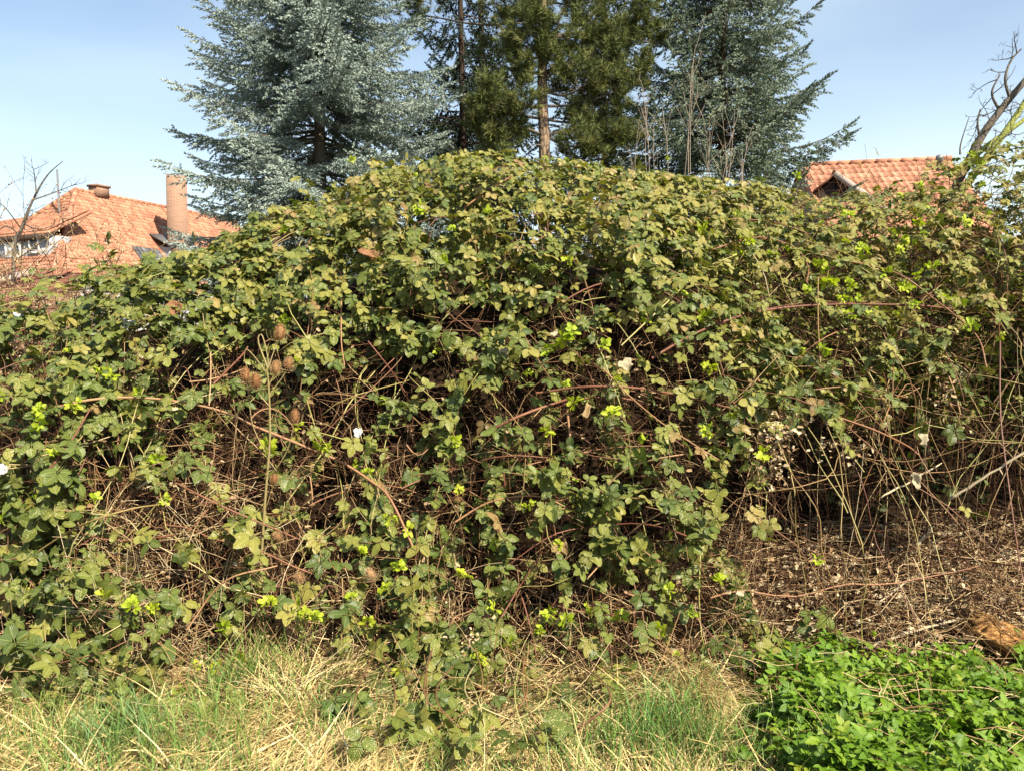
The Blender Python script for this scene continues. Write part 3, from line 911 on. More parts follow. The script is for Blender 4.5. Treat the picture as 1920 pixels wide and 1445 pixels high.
nspr = 0
bl = at(600, 650, 14.0)
_, k_ = spruce('blue_spruce', 'big blue spruce with silvery blue needles, right of the tall brick chimney', (bl[0], 14.0), 16.5, 3.15, M['blue_needles'], 3, bark='grey_bark', z_lo=1.6, step=.25, dens=1.15, hang=0.34, sprig_len=.18, gaps=0.10, Rmax=2.2)
nspr += k_
rs = at(1345, 650, 15.0)
_, k_ = spruce('green_spruce', 'grey green spruce with long upturned branch tips, left of the red pantile roof', (rs[0], 15.0), 13.5, 3.0, M['spruce_needles'], 8, z_lo=1.5, step=.27, dens=1.1, hang=0.46, sprig_len=.18, lift=0.18, gaps=0.10, cone=0.8, Rmax=2.25)
nspr += k_
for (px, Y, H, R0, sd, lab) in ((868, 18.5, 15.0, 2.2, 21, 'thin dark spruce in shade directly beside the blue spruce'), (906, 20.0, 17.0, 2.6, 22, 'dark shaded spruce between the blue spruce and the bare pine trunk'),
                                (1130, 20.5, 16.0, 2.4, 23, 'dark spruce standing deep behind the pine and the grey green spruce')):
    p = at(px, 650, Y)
    _, k_ = spruce('dark_spruce', lab, (p[0], Y), H, R0, M['shade_needles'], sd, z_lo=2.2, step=0.42, dens=0.6, hang=0.85, sprig_len=0.24, gaps=0.28, bark='shade_bark')
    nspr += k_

def tuft(nn=34):
    """a brush of long pine needles round a shoot along +Y"""
    g = np.random.default_rng(5)
    V, T = [], []
    for i in range(nn):
        d = nrm(np.array([g.normal(0, .75), g.uniform(-0.1, 1.1), g.normal(0, .75)]))
        side = nrm(np.cross(d, g.normal(0, 1, 3)))
        b = np.array([0, g.uniform(-.45, .25), 0])
        k = len(V)
        V += [b - side * 0.040, b + side * 0.040, b + d * g.uniform(.75, 1.1)]
        T.append((k, k + 1, k + 2))
    return np.array(V, float), None, np.array(T), None
TUFT = tuft()

def pine():
    g = np.random.default_rng(31)
    b0 = at(1021, 650, 14.0)
    root = thing('pine_tree', 'pine with a tall bare sunlit trunk and olive needle clumps between the spruces', 'tree', (b0[0], 14.0, 0))
    tr = Soup()
    pts = np.array([[b0[0] + .03, 14, -0.1], [b0[0], 14, 1.5], *[at(px, py, 14.0) for px, py in ((1021, 300), (1017, 180), (1017, 60), (1020, -60), (1016, -200), (1022, -330))]])
    path = smoothpath(pts, 26)
    tr.tubes(path, np.interp(np.linspace(0, 1, 26), [0, .1, .5, 1], [0.15, 0.115, 0.085, 0.02]), 12)
    part('trunk', tr, M['pine_bark'], root, smooth=True)
    clumps = [  # px, py, Y, radius(m), tufts
        (955, 170, 13.6, .52, 130), (930, 215, 13.7, .42, 80), (965, 130, 13.8, .34, 60), (905, 195, 13.8, .3, 40), (978, 225, 13.9, .25, 36), (945, 265, 13.9, .4, 45),
        (1012, 35, 13.6, .30, 60), (985, 70, 13.7, .35, 55), (1045, 60, 13.9, .32, 50), (940, 45, 14.4, .5, 60), (975, 5, 14.3, .5, 80), (1060, -10, 14.2, .45, 70),
        (1065, 105, 13.8, .36, 65), (1100, 140, 13.8, .42, 80), (1140, 160, 13.9, .42, 80), (1120, 95, 14.0, .42, 75), (1150, 60, 14.2, .45, 80), (1185, 130, 14.1, .4, 60), (1110, 30, 14.2, .45, 70),
        (1180, 40, 14.4, .5, 80), (1215, 60, 14.5, .45, 60), (1150, 230, 14.0, .40, 60), (1105, 255, 13.9, .38, 55), (1075, 275, 13.9, .3, 36), (1085, 215, 14.2, .3, 30), (1180, 270, 14.3, .4, 40), (1130, 290, 14.2, .4, 45),
        (800, 15, 14.9, .36, 46), (1010, -70, 14.2, .6, 80), (1120, -60, 14.3, .6, 80), (930, -80, 14.5, .6, 70), (1040, -180, 14.2, .6, 70), (970, -190, 14.3, .5, 60), (1015, -300, 14.1, .5, 60),
        (1040, 150, 14.5, .3, 24)]
    F, N, P, S, RN = [], [], [], [], []
    for (px, py, Y, rad, k) in clumps:
        c = at(px, py, Y)
        az = c - at(1018, py, 14.0)
        j = np.argmin(np.abs(path[:, 2] - (c[2] - 0.25 * np.linalg.norm(az[:2]))))
        br = smoothpath([path[j], path[j] * .5 + c * .5 + [0, 0, -.10 + g.normal(0, .06)], c - [0, 0, rad * .4]], 9)
        s = Soup().tubes(br, np.linspace(0.03, 0.012, 9), 5)
        ends = []
        for q in range(int(k / 7)):
            d = nrm(g.normal(0, 1, 3) * [1.25, 1, .75]) * rad * g.uniform(.6, 1.05)
            tw = smoothpath([br[-1 - int(g.integers(0, 3))], br[-1] + d * .5 + [0, 0, -.04], c + d], 5)
            s.tubes(tw, np.linspace(0.010, 0.004, 5), 3)
            ends.append((c + d, nrm(tw[-1] - tw[-3])))
        part('branch', s, M['grey_bark'], root)
        ends = ends or [(c, np.array([0, 0, 1.0]))]
        for q in range(int(k * 1.55)):
            e, d = ends[q % len(ends)]
            P.append(e + g.normal(0, .10, 3)); F.append(d + g.normal(0, .5, 3) + [0, 0, .35]); N.append(g.normal(0, 1, 3)); S.append(g.uniform(.12, .17)); RN.append(g.random() * .9)
    # a few dead twigs on the bare trunk
    s = Soup()
    for q in range(26):
        zt = g.uniform(4.3, 7.6)
        b = np.array([np.interp(zt, path[:, 2], path[:, 0]), 14.0, zt])
        a = g.uniform(0, 6.28); L = g.uniform(.3, 1.1)
        d = np.array([math.cos(a), math.sin(a) * .6, g.uniform(-.25, .1)])
        s.tubes(smoothpath([b, b + d * L * .5 + g.normal(0, .05, 3), b + d * L + [0, 0, -.08]], 6), np.linspace(.012, .003, 6), 3)
    part('dead_twigs', s, M['grey_bark'], root, kind='stuff')
    cr = Soup().stamp(TUFT, frame_from(np.array(F), np.array(N)), np.array(P), np.array(S), np.array(RN))
    part('crown', cr, M['pine_needles'], root, kind='stuff')

# scaly pine bark with warm plates
pm, nt, out = new_mat('pine_bark')
g_ = nt.nodes.new('ShaderNodeNewGeometry')
mp_ = nt.nodes.new('ShaderNodeMapping'); mp_.inputs['Scale'].default_value = (16, 16, 6)
nt.links.new(g_.outputs['Position'], mp_.inputs['Vector'])
vo = nt.nodes.new('ShaderNodeTexVoronoi'); vo.feature = 'DISTANCE_TO_EDGE'; vo.inputs['Scale'].default_value = 1.0
nt.links.new(mp_.outputs['Vector'], vo.inputs['Vector'])
crk = math_n(nt, 'LESS_THAN', vo.outputs['Distance'], 0.09)
pc = mixc(nt, noise(nt, 9, 4), (0.25, 0.17, 0.11), (0.17, 0.135, 0.105))
pc = mixc(nt, math_n(nt, 'MULTIPLY', crk, .75), pc, (0.06, 0.04, 0.03))
nt.links.new(bsdf(nt, pc, .9, .1, bump(nt, vo.outputs['Distance'], .8, .03)), out.inputs['Surface'])
M['pine_bark'] = pm
pine()

def branching(soup, p, d, L, r, g, depth, spread=0.6, curl=0.25, n=7, sides=5, kids=(3, 6), up=0.1, buds=None):
    pts = [np.array(p, float)]
    dd = nrm(np.array(d, float))
    for i in range(n - 1):
        dd = nrm(dd + g.normal(0, curl / n * 2, 3) + np.array([0, 0, up / n]))
        pts.append(pts[-1] + dd * L / (n - 1))
    pts = np.array(pts)
    soup.tubes(pts, np.linspace(r, max(r * 0.35, 0.0012), n), sides, g.random())
    if buds is not None:
        for q in range(int(L / 0.05)):
            i = int(g.integers(1, n)); buds.append((pts[i] + g.normal(0, .008, 3), nrm(dd + g.normal(0, .6, 3))))
    if depth > 0:
        for q in range(int(g.integers(*kids))):
            u = g.uniform(0.25, 1.0)
            i = min(int(u * (n - 1)), n - 2)
            c = pts[i] + (pts[i + 1] - pts[i]) * (u * (n - 1) - i)
            t = nrm(pts[i + 1] - pts[i])
            k = nrm(t + g.normal(0, spread, 3))
            branching(soup, c, k, L * g.uniform(.25, .5), r * 0.5, g, depth - 1, spread, curl, max(4, n - 1), 3, kids, up, buds)
    return pts

# bare young tree at the left edge
g = np.random.default_rng(41)
bt = thing('bare_tree', 'leafless young tree with thin grey twigs in front of the hipped house', 'tree', (*at(22, 520, 7.2)[:2], ground_z(-4.6, 7.2)))
Yb = 7.2
tp = smoothpath([[at(22, 520, Yb)[0] - .05, Yb, 0.0], at(25, 505, Yb), at(40, 430, Yb), at(62, 375, Yb), at(88, 330, Yb), at(118, 302, Yb)], 22)
part('trunk', Soup().tubes(tp, np.linspace(.02, .003, 22), 6), M['grey_bark'], bt)
for pts in ([(62, 375), (100, 362), (143, 345)], [(68, 362), (66, 340), (63, 318)], [(30, 470), (8, 455), (-25, 470)], [(36, 440), (12, 425), (-20, 445)], [(45, 420), (70, 430), (95, 425)],
            [(28, 490), (70, 460), (110, 430), (120, 410)], [(33, 455), (55, 400), (60, 395)], [(40, 430), (10, 390), (-8, 380)]):
    s = Soup()
    path = smoothpath([at(px, py, Yb + g.normal(0, .1)) for px, py in pts], 10)
    s.tubes(path, np.linspace(.007, .003, 10), 4)
    for q in range(9):
        i = int(g.integers(2, 10))
        branching(s, path[i], nrm(path[min(i + 1, 9)] - path[i - 1]) + g.normal(0, .7, 3), g.uniform(.05, .22), .0035, g, 1, .6, .3, 4, 3, (1, 4))
    part('branch', s, M['grey_bark'], bt)

# dry seedy shrub below it
g = np.random.default_rng(43)
cx = at(95, 560, 6.6)
dsr = thing('dry_shrub', 'tangled dry shrub with small beige seed husks at the far left', 'shrub', (cx[0], cx[1], ground_z(cx[0], cx[1])))
buds = []
for q in range(20):
    s = Soup()
    b = np.array([cx[0] + g.normal(0, .35), cx[1] + g.normal(0, .2), 0.9])
    top = at(g.uniform(-50, 205), g.uniform(502, 552), 6.6 + g.normal(0, .3))
    branching(s, b, nrm(top - b), np.linalg.norm(top - b) * 1.05, .008, g, 2, .7, .5, 8, 3, (5, 9), .0, buds if q % 2 == 0 else buds)
    part('stem', s, M['dead_stem'], dsr)
bd = np.array([b[0] for b in buds]); bf = np.array([b[1] for b in buds])
kk = g.permutation(len(bd))[:4500]
husk = (np.array([[-.35, 0, 0], [0, .4, .18], [.35, .1, 0], [0, 1, -.1], [0, .3, -.2]], float), None, np.array([[0, 1, 3], [1, 2, 3], [0, 3, 4], [4, 3, 2]]), None)
hs = Soup().stamp(husk, frame_from(bf[kk], g.normal(0, 1, (len(kk), 3))), bd[kk], g.uniform(.012, .03, len(kk)), .45 + .5 * g.random(len(kk)))
part('seed_husks', hs, M['dry_leaf'], dsr, kind='stuff')

# leaning old fruit tree at the right edge
g = np.random.default_rng(47)
Yr = 6.8
ft = thing('fruit_tree', 'leaning bare fruit tree with mossy limbs and short spurs at the right edge', 'tree', (*at(1800, 400, Yr)[:2], ground_z(3.9, Yr)))
def limb(name, pts, r0, r1, mat, spurs):
    path = smoothpath([at(px, py, Yr + dy) for px, py, dy in pts], 16)
    part(name, Soup().tubes(path, np.linspace(r0, r1, 16), 7), mat, ft, smooth=True)
    for q in range(spurs):
        i = int(g.integers(2, 15))
        s = Soup()
        branching(s, path[i], nrm(g.normal(0, 1, 3) + [0, -.3, .8]), g.uniform(.10, .30), .0055, g, 2, .8, .6, 5, 4, (2, 5), .3)
        part('spur', s, M['grey_bark'], ft)
limb('trunk', [(1700, 560, .2), (1760, 420, .1), (1830, 275, 0), (1870, 215, 0), (1915, 160, 0), (1990, 70, 0)], .043, .022, M['grey_bark'], 13)
limb('branch', [(1780, 390, -.1), (1850, 295, -.15), (1890, 240, -.2), (1935, 170, -.2), (1990, 60, -.2)], .034, .018, M['lichen_bark'], 12)
limb('branch', [(1780, 330, 0), (1850, 275, 0), (1900, 240, 0), (1960, 195, 0)], .03, .015, M['lichen_bark'], 8)
limb('branch', [(1895, 190, 0), (1885, 150, 0), (1895, 115, .05), (1915, 92, .05)], .014, .006, M['grey_bark'], 4)
limb('branch', [(1838, 262, 0), (1833, 230, 0), (1838, 205, 0)], .012, .005, M['grey_bark'], 3)
limb('branch', [(1875, 210, 0), (1860, 175, 0), (1875, 140, 0)], .013, .006, M['grey_bark'], 4)
limb('branch', [(1800, 290, -.3), (1802, 268, -.3), (1817, 220, -.3)], .008, .003, M['grey_bark'], 0)

# leafless shrubs whose thin stems stand against the right spruce
for (lab, stems) in (
    ('leafless shrub of thin straight stems in front of the pine, beside the spruce', [(1212, 340, 1198, 225), (1218, 340, 1206, 165), (1224, 330, 1216, 172), (1250, 320, 1242, 200), (1238, 322, 1226, 235)]),
    ('leafless shrub with the tallest pale double stem before the green spruce', [(1292, 330, 1302, 95), (1296, 335, 1300, 130), (1280, 300, 1296, 140), (1318, 345, 1320, 225), (1308, 330, 1330, 225), (1270, 300, 1258, 180)]),
    ('leafless shrub with reddish twigs at the right foot of the green spruce', [(1354, 330, 1356, 230), (1358, 330, 1378, 205), (1348, 320, 1378, 230), (1404, 340, 1405, 255), (1388, 335, 1392, 280), (1352, 335, 1372, 300), (1420, 335, 1432, 270), (1378, 220, 1377, 95)])):
    Ys = 8.2
    root = thing('leafless_shrub', lab, 'shrub', (*at(np.mean([s[0] for s in stems]), 330, Ys)[:2], 1.6))
    for (x0, y0, x1, y1) in stems[:5]:
        s = Soup()
        a = at(x0, y0 + 70, Ys); b = at(x1, y1, Ys + g.normal(0, .15))
        path = smoothpath([a, a * .5 + b * .5 + g.normal(0, .03, 3), b], 12)
        s.tubes(path, np.linspace(.0046, .0017, 12), 4, g.random())
        for q in range(5):
            i = int(g.integers(4, 12))
            branching(s, path[i], nrm(np.array([g.normal(0, .5), g.normal(0, .5), 1])), g.uniform(.12, .4), .002, g, 1, .4, .2, 5, 3, (0, 3), .2)
        part('stem', s, M['sapling'] if 'sapling' in M else M.setdefault('sapling', plain('sapling', (0.30, 0.25, 0.20), .8, .15, 30, .3)), root)
# ------------------------------------------------------------------ bramble leaves
def leaflet(Lg, W, rows, cols, fold, droop, pleat, serr, g, twist=0.0):
    v = np.linspace(0, 1, rows + 1)
    shape = np.sin(PI * v ** 0.92) ** 0.52 * (1 - 0.10 * v ** 4)
    shape[0] = 0.07; shape[-1] = 0.02
    w = W * 0.5 * shape * (1 + serr * np.where(np.arange(rows + 1) % 2 == 0, -1, 1))
    u = np.linspace(-1, 1, cols + 1)
    Vg, Ug = [], []
    for i in range(rows + 1):
        for k in range(cols + 1):
            au = abs(u[k])
            x = u[k] * w[i]
            y = v[i] * Lg - au * w[i] * 0.15 * (1 - v[i])
            z = fold * au * w[i] - droop * Lg * v[i] ** 2 + pleat * Lg * au * (1 if i % 2 else -1) * (0.2 < v[i] < .95) + 0.012 * Lg * math.sin(7 * v[i] + twist * 9) * u[k]
            a = twist * v[i]
            Vg.append((x * math.cos(a) - z * math.sin(a), y, x * math.sin(a) + z * math.cos(a)))
            Ug.append((u[k] * .5 + .5, v[i]))
    n = cols + 1
    Q = [(i * n + k, i * n + k + 1, (i + 1) * n + k + 1, (i + 1) * n + k) for i in range(rows) for k in range(cols)]
    return np.array(Vg), np.array(Q), np.array(Ug)

def rot(ax, a):
    return np.array(Matrix.Rotation(a, 3, ax))

def compound(g, five, rows=8, cols=4, serr=0.06, petiole=0.7, wide=0.68, foldk=1.0, lat_open=1.0, stalk=4):
    """a bramble leaf, terminal leaflet of length 1 along +Y, blade facing +Z, stalk behind"""
    V, Q, U = [], [], []
    n = 0
    specs = [(0.0, 1.0, 0.16)]
    if five:
        specs += [(-60, .84, .12), (60, .84, .12), (-118, .66, .08), (118, .66, .08)]
    else:
        specs += [(-80, .88, .08), (80, .88, .08)]
    for (deg, L, st) in specs:
        a = R(deg * lat_open + g.normal(0, 7))
        v, q, u = leaflet(L * g.uniform(.9, 1.08), L * wide * g.uniform(.88, 1.1), rows, cols, foldk * g.uniform(.06, .28), g.uniform(.03, .24), .014, serr, g, g.normal(0, .25))
        v = v + np.array([0, st, 0])
        m = rot('Z', -a) @ rot('X', g.normal(-.08, .12)) @ rot('Y', g.normal(0, .14))
        v = v @ m.T
        V.append(v); Q.append(q + n); U.append(u); n += len(v)
    # stalk: a thin 3-sided tube
    if not stalk:
        return np.concatenate(V), np.concatenate(Q), None, np.concatenate(U)
    k = stalk
    path = np.stack([np.zeros(k), np.linspace(.16, -petiole, k), -0.35 * np.linspace(0, 1, k) ** 2 * petiole], -1)
    s = Soup().tubes(path, np.linspace(.018, .026, k), 3)
    v = s.V[0]
    V.append(v); Q.append(s.Q[0] + n); U.append(np.tile([0.5, 0.5], (len(v), 1)))
    return np.concatenate(V), np.concatenate(Q), None, np.concatenate(U)

gl = np.random.default_rng(5)
LEAVES = [compound(gl, i % 3 != 0) for i in range(14)]
LEAVES_MID = [compound(gl, i % 3 != 0, rows=5, cols=2, serr=.02, stalk=3) for i in range(14)]
LEAVES_FAR = [compound(gl, i % 3 != 0, rows=3, cols=2, serr=0, stalk=0) for i in range(8)]

gb = np.random.default_rng(17)
# --- canes that carry the leaves: arching over the face of the thicket
canes, leaf_pos, leaf_dir, leaf_nrm, leaf_off = [], [], [], [], []
SUNV = np.array(SUN_TO)
UP = np.array([0, 0, 1.0])
tries = 0
while len(canes) < 530 and tries < 5000:
    tries += 1
    x0 = gb.uniform(-4.3, 4.6); s0 = gb.uniform(0.02, 0.98)
    if gb.random() > leafiness(face(np.array([x0]), np.array([s0])))[0] * 1.1:
        continue
    dx = gb.normal(0, .75); ds = gb.uniform(-.30, .25)
    t = np.linspace(0, 1, 16)
    xs = x0 + dx * t + gb.normal(0, .12) * np.sin(t * 3)
    ss = np.clip(s0 + ds * t - gb.uniform(.03, .22) * t ** 2, 0.01, .995)
    offs = gb.uniform(-.22, .04) + gb.uniform(.05, .22) * np.sin(PI * t ** .8)
    offs = np.where(offs > 0, offs * np.interp(ss, [.55, .85], [1, .22]), offs)
    P = face(xs, ss) + face_n(xs, ss) * offs[:, None]
    P[:, 2] = np.maximum(P[:, 2], .03)
    L = np.linalg.norm(np.diff(P, axis=0), axis=1).sum()
    canes.append(P)
    k = max(4, int(L / .052))
    q = (np.arange(k) + gb.random(k) * .7) / k
    i = np.minimum((q * 15).astype(int), 14)
    f = (q * 15 - i)[:, None]
    c = P[i] * (1 - f) + P[i + 1] * f
    n = face_n(xs[i], ss[i])
    keep = gb.random(k) < np.clip(leafiness(c) ** 1.15 * 1.2, 0, 1)
    tan = nrm(P[i + 1] - P[i])
    side = np.where(np.arange(k) % 2 == 0, 1.0, -1.0)[:, None]
    lat = nrm(np.cross(n, tan)) * side
    fdir = lat * gb.uniform(.3, 1, (k, 1)) + tan * .35 + np.array([0, -.25, -.45]) + gb.normal(0, .4, (k, 3))
    nn = n * .42 + UP * (gb.uniform(.6, 1.15, k) * np.interp(ss[i], [0, .4, .7], [.55, .9, 1.15]))[:, None] + SUNV * .45 + gb.normal(0, .22, (k, 3))
    leaf_pos.append((c + n * gb.uniform(.0, .07, (k, 1)))[keep]); leaf_dir.append(fdir[keep]); leaf_nrm.append(nn[keep]); leaf_off.append(offs[i][keep])
# --- leaves between them, from just under the face to deep inside
K = 15500
xs = gb.uniform(-4.4, 4.7, K); ss = gb.random(K)
off = -gb.random(K) ** 1.4 * .50 + .06
c = face(xs, ss); n = face_n(xs, ss)
c = c + n * off[:, None]
keep = (gb.random(K) < leafiness(c) ** 1.7 * .40) & (c[:, 2] > .05)
leaf_pos.append(c[keep]); leaf_off.append(off[keep])
leaf_dir.append((np.array([0, -.25, -.5]) + gb.normal(0, .6, (K, 3)))[keep])
leaf_nrm.append((n * .5 + UP * gb.uniform(.3, 1, (K, 1)) + SUNV * .4 + gb.normal(0, .34, (K, 3)))[keep])
# --- small leaves added inside the canopy at the right to shade the hollow
K = 3800
ax_ = gb.uniform(1380, 2150, K); ay_ = gb.uniform(372, 760, K)
c = face_at(ax_, ay_, 0); c[:, 1] += gb.uniform(.05, .75, K); c[:, 2] -= gb.uniform(0, .15, K)
keep = c[:, 2] > 1.15
leaf_pos.append(c[keep]); leaf_off.append(np.full(keep.sum(), -.4)); leaf_dir.append(gb.normal(0, 1, (keep.sum(), 3))); leaf_nrm.append((UP * .6 + SUNV * .4 + gb.normal(0, .4, (K, 3)))[keep])
# --- deep leaves behind the crest; others added in the hollow to block sun
K = 1300
ax_ = gb.uniform(380, 1420, K); ay_ = gb.uniform(325, 480, K)
c = face_at(ax_, np.maximum(ay_, np.interp(ax_, TOPX, TOPY) + 22), 0); c[:, 1] += gb.uniform(.1, .7, K); c[:, 2] -= gb.uniform(.02, .2, K)
leaf_pos.append(c); leaf_off.append(np.full(K, -.4)); leaf_dir.append(gb.normal(0, 1, (K, 3))); leaf_nrm.append(UP * .6 + SUNV * .4 + gb.normal(0, .4, (K, 3)))
K = 1500
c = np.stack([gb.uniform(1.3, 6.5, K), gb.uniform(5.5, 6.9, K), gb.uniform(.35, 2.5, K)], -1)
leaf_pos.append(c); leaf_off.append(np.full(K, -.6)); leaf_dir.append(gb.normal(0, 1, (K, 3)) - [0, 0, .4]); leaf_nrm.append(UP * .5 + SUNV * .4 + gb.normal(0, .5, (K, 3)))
# --- the thicket goes on past the right edge of the view
K = 2600
xs = gb.uniform(4.3, 7.2, K); ss = gb.uniform(.30, .99, K)
c = face(xs, ss) + face_n(xs, ss) * gb.uniform(-.35, .08, (K, 1))
leaf_pos.append(c); leaf_off.append(np.full(K, -.3)); leaf_dir.append(gb.normal(0, .7, (K, 3)) + [0, -.25, -.4]); leaf_nrm.append(UP * .7 + SUNV * .5 + gb.normal(0, .3, (K, 3)))
# --- sprays standing above the crest
for (px, py, k) in ((195, 470, 6), (205, 452, 4), (330, 455, 5), (560, 350, 5), (640, 345, 6), (700, 320, 5), (745, 305, 5), (800, 298, 6), (850, 300, 5), (900, 305, 4), (1060, 300, 5), (1110, 296, 5),
                    (1180, 318, 4), (1300, 328, 4), (1400, 340, 4), (1450, 352, 4), (1611, 303, 2), (1760, 300, 5), (1790, 285, 7), (1850, 278, 7), (1900, 270, 7)):
    b = at(px, py + 16, 5.9 if px > 450 else 5.2)
    q = b + gb.normal(0, .07, (k, 3))
    leaf_pos.append(q); leaf_off.append(np.full(k, -.05)); leaf_dir.append(gb.normal(0, .8, (k, 3)) + [0, -.3, -.1]); leaf_nrm.append(UP + gb.normal(0, .45, (k, 3)) + [0, -.5, 0])
    canes.append(smoothpath([b - [gb.normal(0, .15), -.2, .5], b - [0, -.05, .2], b + gb.normal(0, .03, 3)], 16))
# --- runners creeping forward over the grass in the middle
K = 1000
ax_ = gb.uniform(-60, 1340, K); ay_ = gb.uniform(1215, 1400, K)
ay_ = np.where((ax_ < 620) | (ax_ > 1090), 1215 + (ay_ - 1215) * .6, ay_)
hh = gb.uniform(.03, .17, K)
dr_ = ray(ax_, ay_); c = EYE + dr_ * ((hh - 1.6) / dr_[:, 2])[:, None]
keep = gb.random(K) < mapval(LEAFMAP, ax_, ay_) * np.where(ax_ < 920, .8, .5)
leaf_pos.append(c[keep]); leaf_off.append(gb.uniform(-.05, .05, keep.sum())); leaf_dir.append((np.array([0, -.5, -.3]) + gb.normal(0, .6, (K, 3)))[keep]); leaf_nrm.append((np.array([0, -.5, .9]) + gb.normal(0, .3, (K, 3)))[keep])
for q in range(14):
    a_ = gb.uniform(660, 1050); b_ = gb.uniform(1180, 1260)
    pr = [at(a_, b_, 3.75)] + [EYE + (lambda r_: r_ * ((h_ - 1.6) / r_[2]))(ray(a_ + gb.normal(0, 50), y_)) for h_, y_ in ((.2, 1300), (.08, gb.uniform(1350, 1400)))]
    canes.append(smoothpath(pr, 16))
LP = np.concatenate(leaf_pos); LD = np.concatenate(leaf_dir); LN = np.concatenate(leaf_nrm); LO = np.concatenate(leaf_off)
px, py, dep = proj(LP)
size = gb.uniform(.040, .076, len(LP)) * np.interp(py, [400, 600, 800, 1000], [.92, .96, 1.02, 1.08])
size = np.where((px > 1450) & (py < 640), size * .82, size)
# leaf colour: greener low and at the left, more olive and bronze over the top and to the right
age = np.clip(.26 + .28 * np.clip((700 - py) / 350, 0, 1) + .14 * np.clip((px - 900) / 900, 0, 1) + gb.normal(0, .20, len(LP)), 0.01, .90)
age = np.where(gb.random(len(LP)) < .035, gb.uniform(.9, .965, len(LP)), age)
age = np.where(LO < -.55, gb.uniform(.01, .12, len(LP)), age)  # leaves deep in the hollow tinted dark for the shade there
age = np.where(gb.random(len(LP)) < .18, gb.uniform(.02, .2, len(LP)), age)
inview = (px > 10) & (px < 1910) & (py > 270) & (py < 1420)
score = np.where(inview & (LO > -.03), size ** .4 / dep * (1 + gb.random(len(LP)) * .5), 0)
order = np.argsort(-score)
hero = np.zeros(len(LP), bool); hero[order[:300]] = True
FR = frame_from(LD, LN)

bramble = thing('bramble_thicket', 'sprawling bramble thicket of olive green leaves on arching canes filling the middle', 'bramble', (0, 4.2, 0))
# object colour: each hero leaf mesh carries a fixed tint, the leaf's own copy shifts nothing
hero_mats = {}
hero_meshes = []
for i, tpl in enumerate(LEAVES):
    hero_meshes.append(mesh_from('bramble_leaf', tpl[0], tpl[1], None, tpl[3], np.zeros(len(tpl[0])), True, M['bramble_leaf']))
for k in np.where(hero)[0]:
    Mt = Matrix.Identity(4)
    for c_ in range(3):
        for r_ in range(3):
            Mt[r_][c_] = float(FR[k][r_, c_] * size[k])
    Mt.translation = Vector(LP[k].tolist())
    put('leaf', hero_meshes[int(gb.integers(0, len(LEAVES)))], Mt, bramble)
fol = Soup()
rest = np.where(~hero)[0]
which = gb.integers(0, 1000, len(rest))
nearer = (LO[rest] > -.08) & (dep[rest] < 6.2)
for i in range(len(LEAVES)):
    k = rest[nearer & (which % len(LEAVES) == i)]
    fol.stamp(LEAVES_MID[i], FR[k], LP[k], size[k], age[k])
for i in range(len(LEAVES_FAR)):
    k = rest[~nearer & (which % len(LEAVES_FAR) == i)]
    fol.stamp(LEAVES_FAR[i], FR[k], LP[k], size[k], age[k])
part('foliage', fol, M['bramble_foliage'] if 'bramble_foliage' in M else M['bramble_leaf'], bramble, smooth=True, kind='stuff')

# --- the canes
vis = []
for P in canes:
    a, b, _ = proj(P)
    vis.append(np.mean((a > 0) & (a < 1920) & (b > 260) & (b < 1445)))
def prickles(soup, P, r, g, every=.05):
    L = np.linalg.norm(np.diff(P, axis=0), axis=1).sum()
    for q in range(int(L / every)):
        i = int(g.integers(1, len(P) - 1))
        t = nrm(P[i + 1] - P[i - 1]); d = nrm(np.cross(t, g.normal(0, 1, 3)))
        b = P[i] + (P[i + 1] - P[i]) * g.random() + d * r * .8
        soup.add([b - t * r * .8, b + t * r * .8, b + np.cross(t, d) * r * .4, b + d * r * 1.6 - t * r * .7], None, [(0, 1, 3), (1, 2, 3), (2, 0, 3)], None, .1)
for j, P in enumerate(canes[:215]):
    s = Soup(); r0 = gb.uniform(.0022, .0042)
    s.tubes(P, np.linspace(r0, r0 * .6, 16), 5, 0.0)
    part('cane', s, M['cane'], bramble, smooth=True)
if len(canes) > 215:
    rc_ = Soup().tubes(np.array(canes[215:]), np.full(16, .003), 4, gb.random(len(canes) - 215)); part('thin_canes', rc_, M['cane'], bramble, kind='stuff')
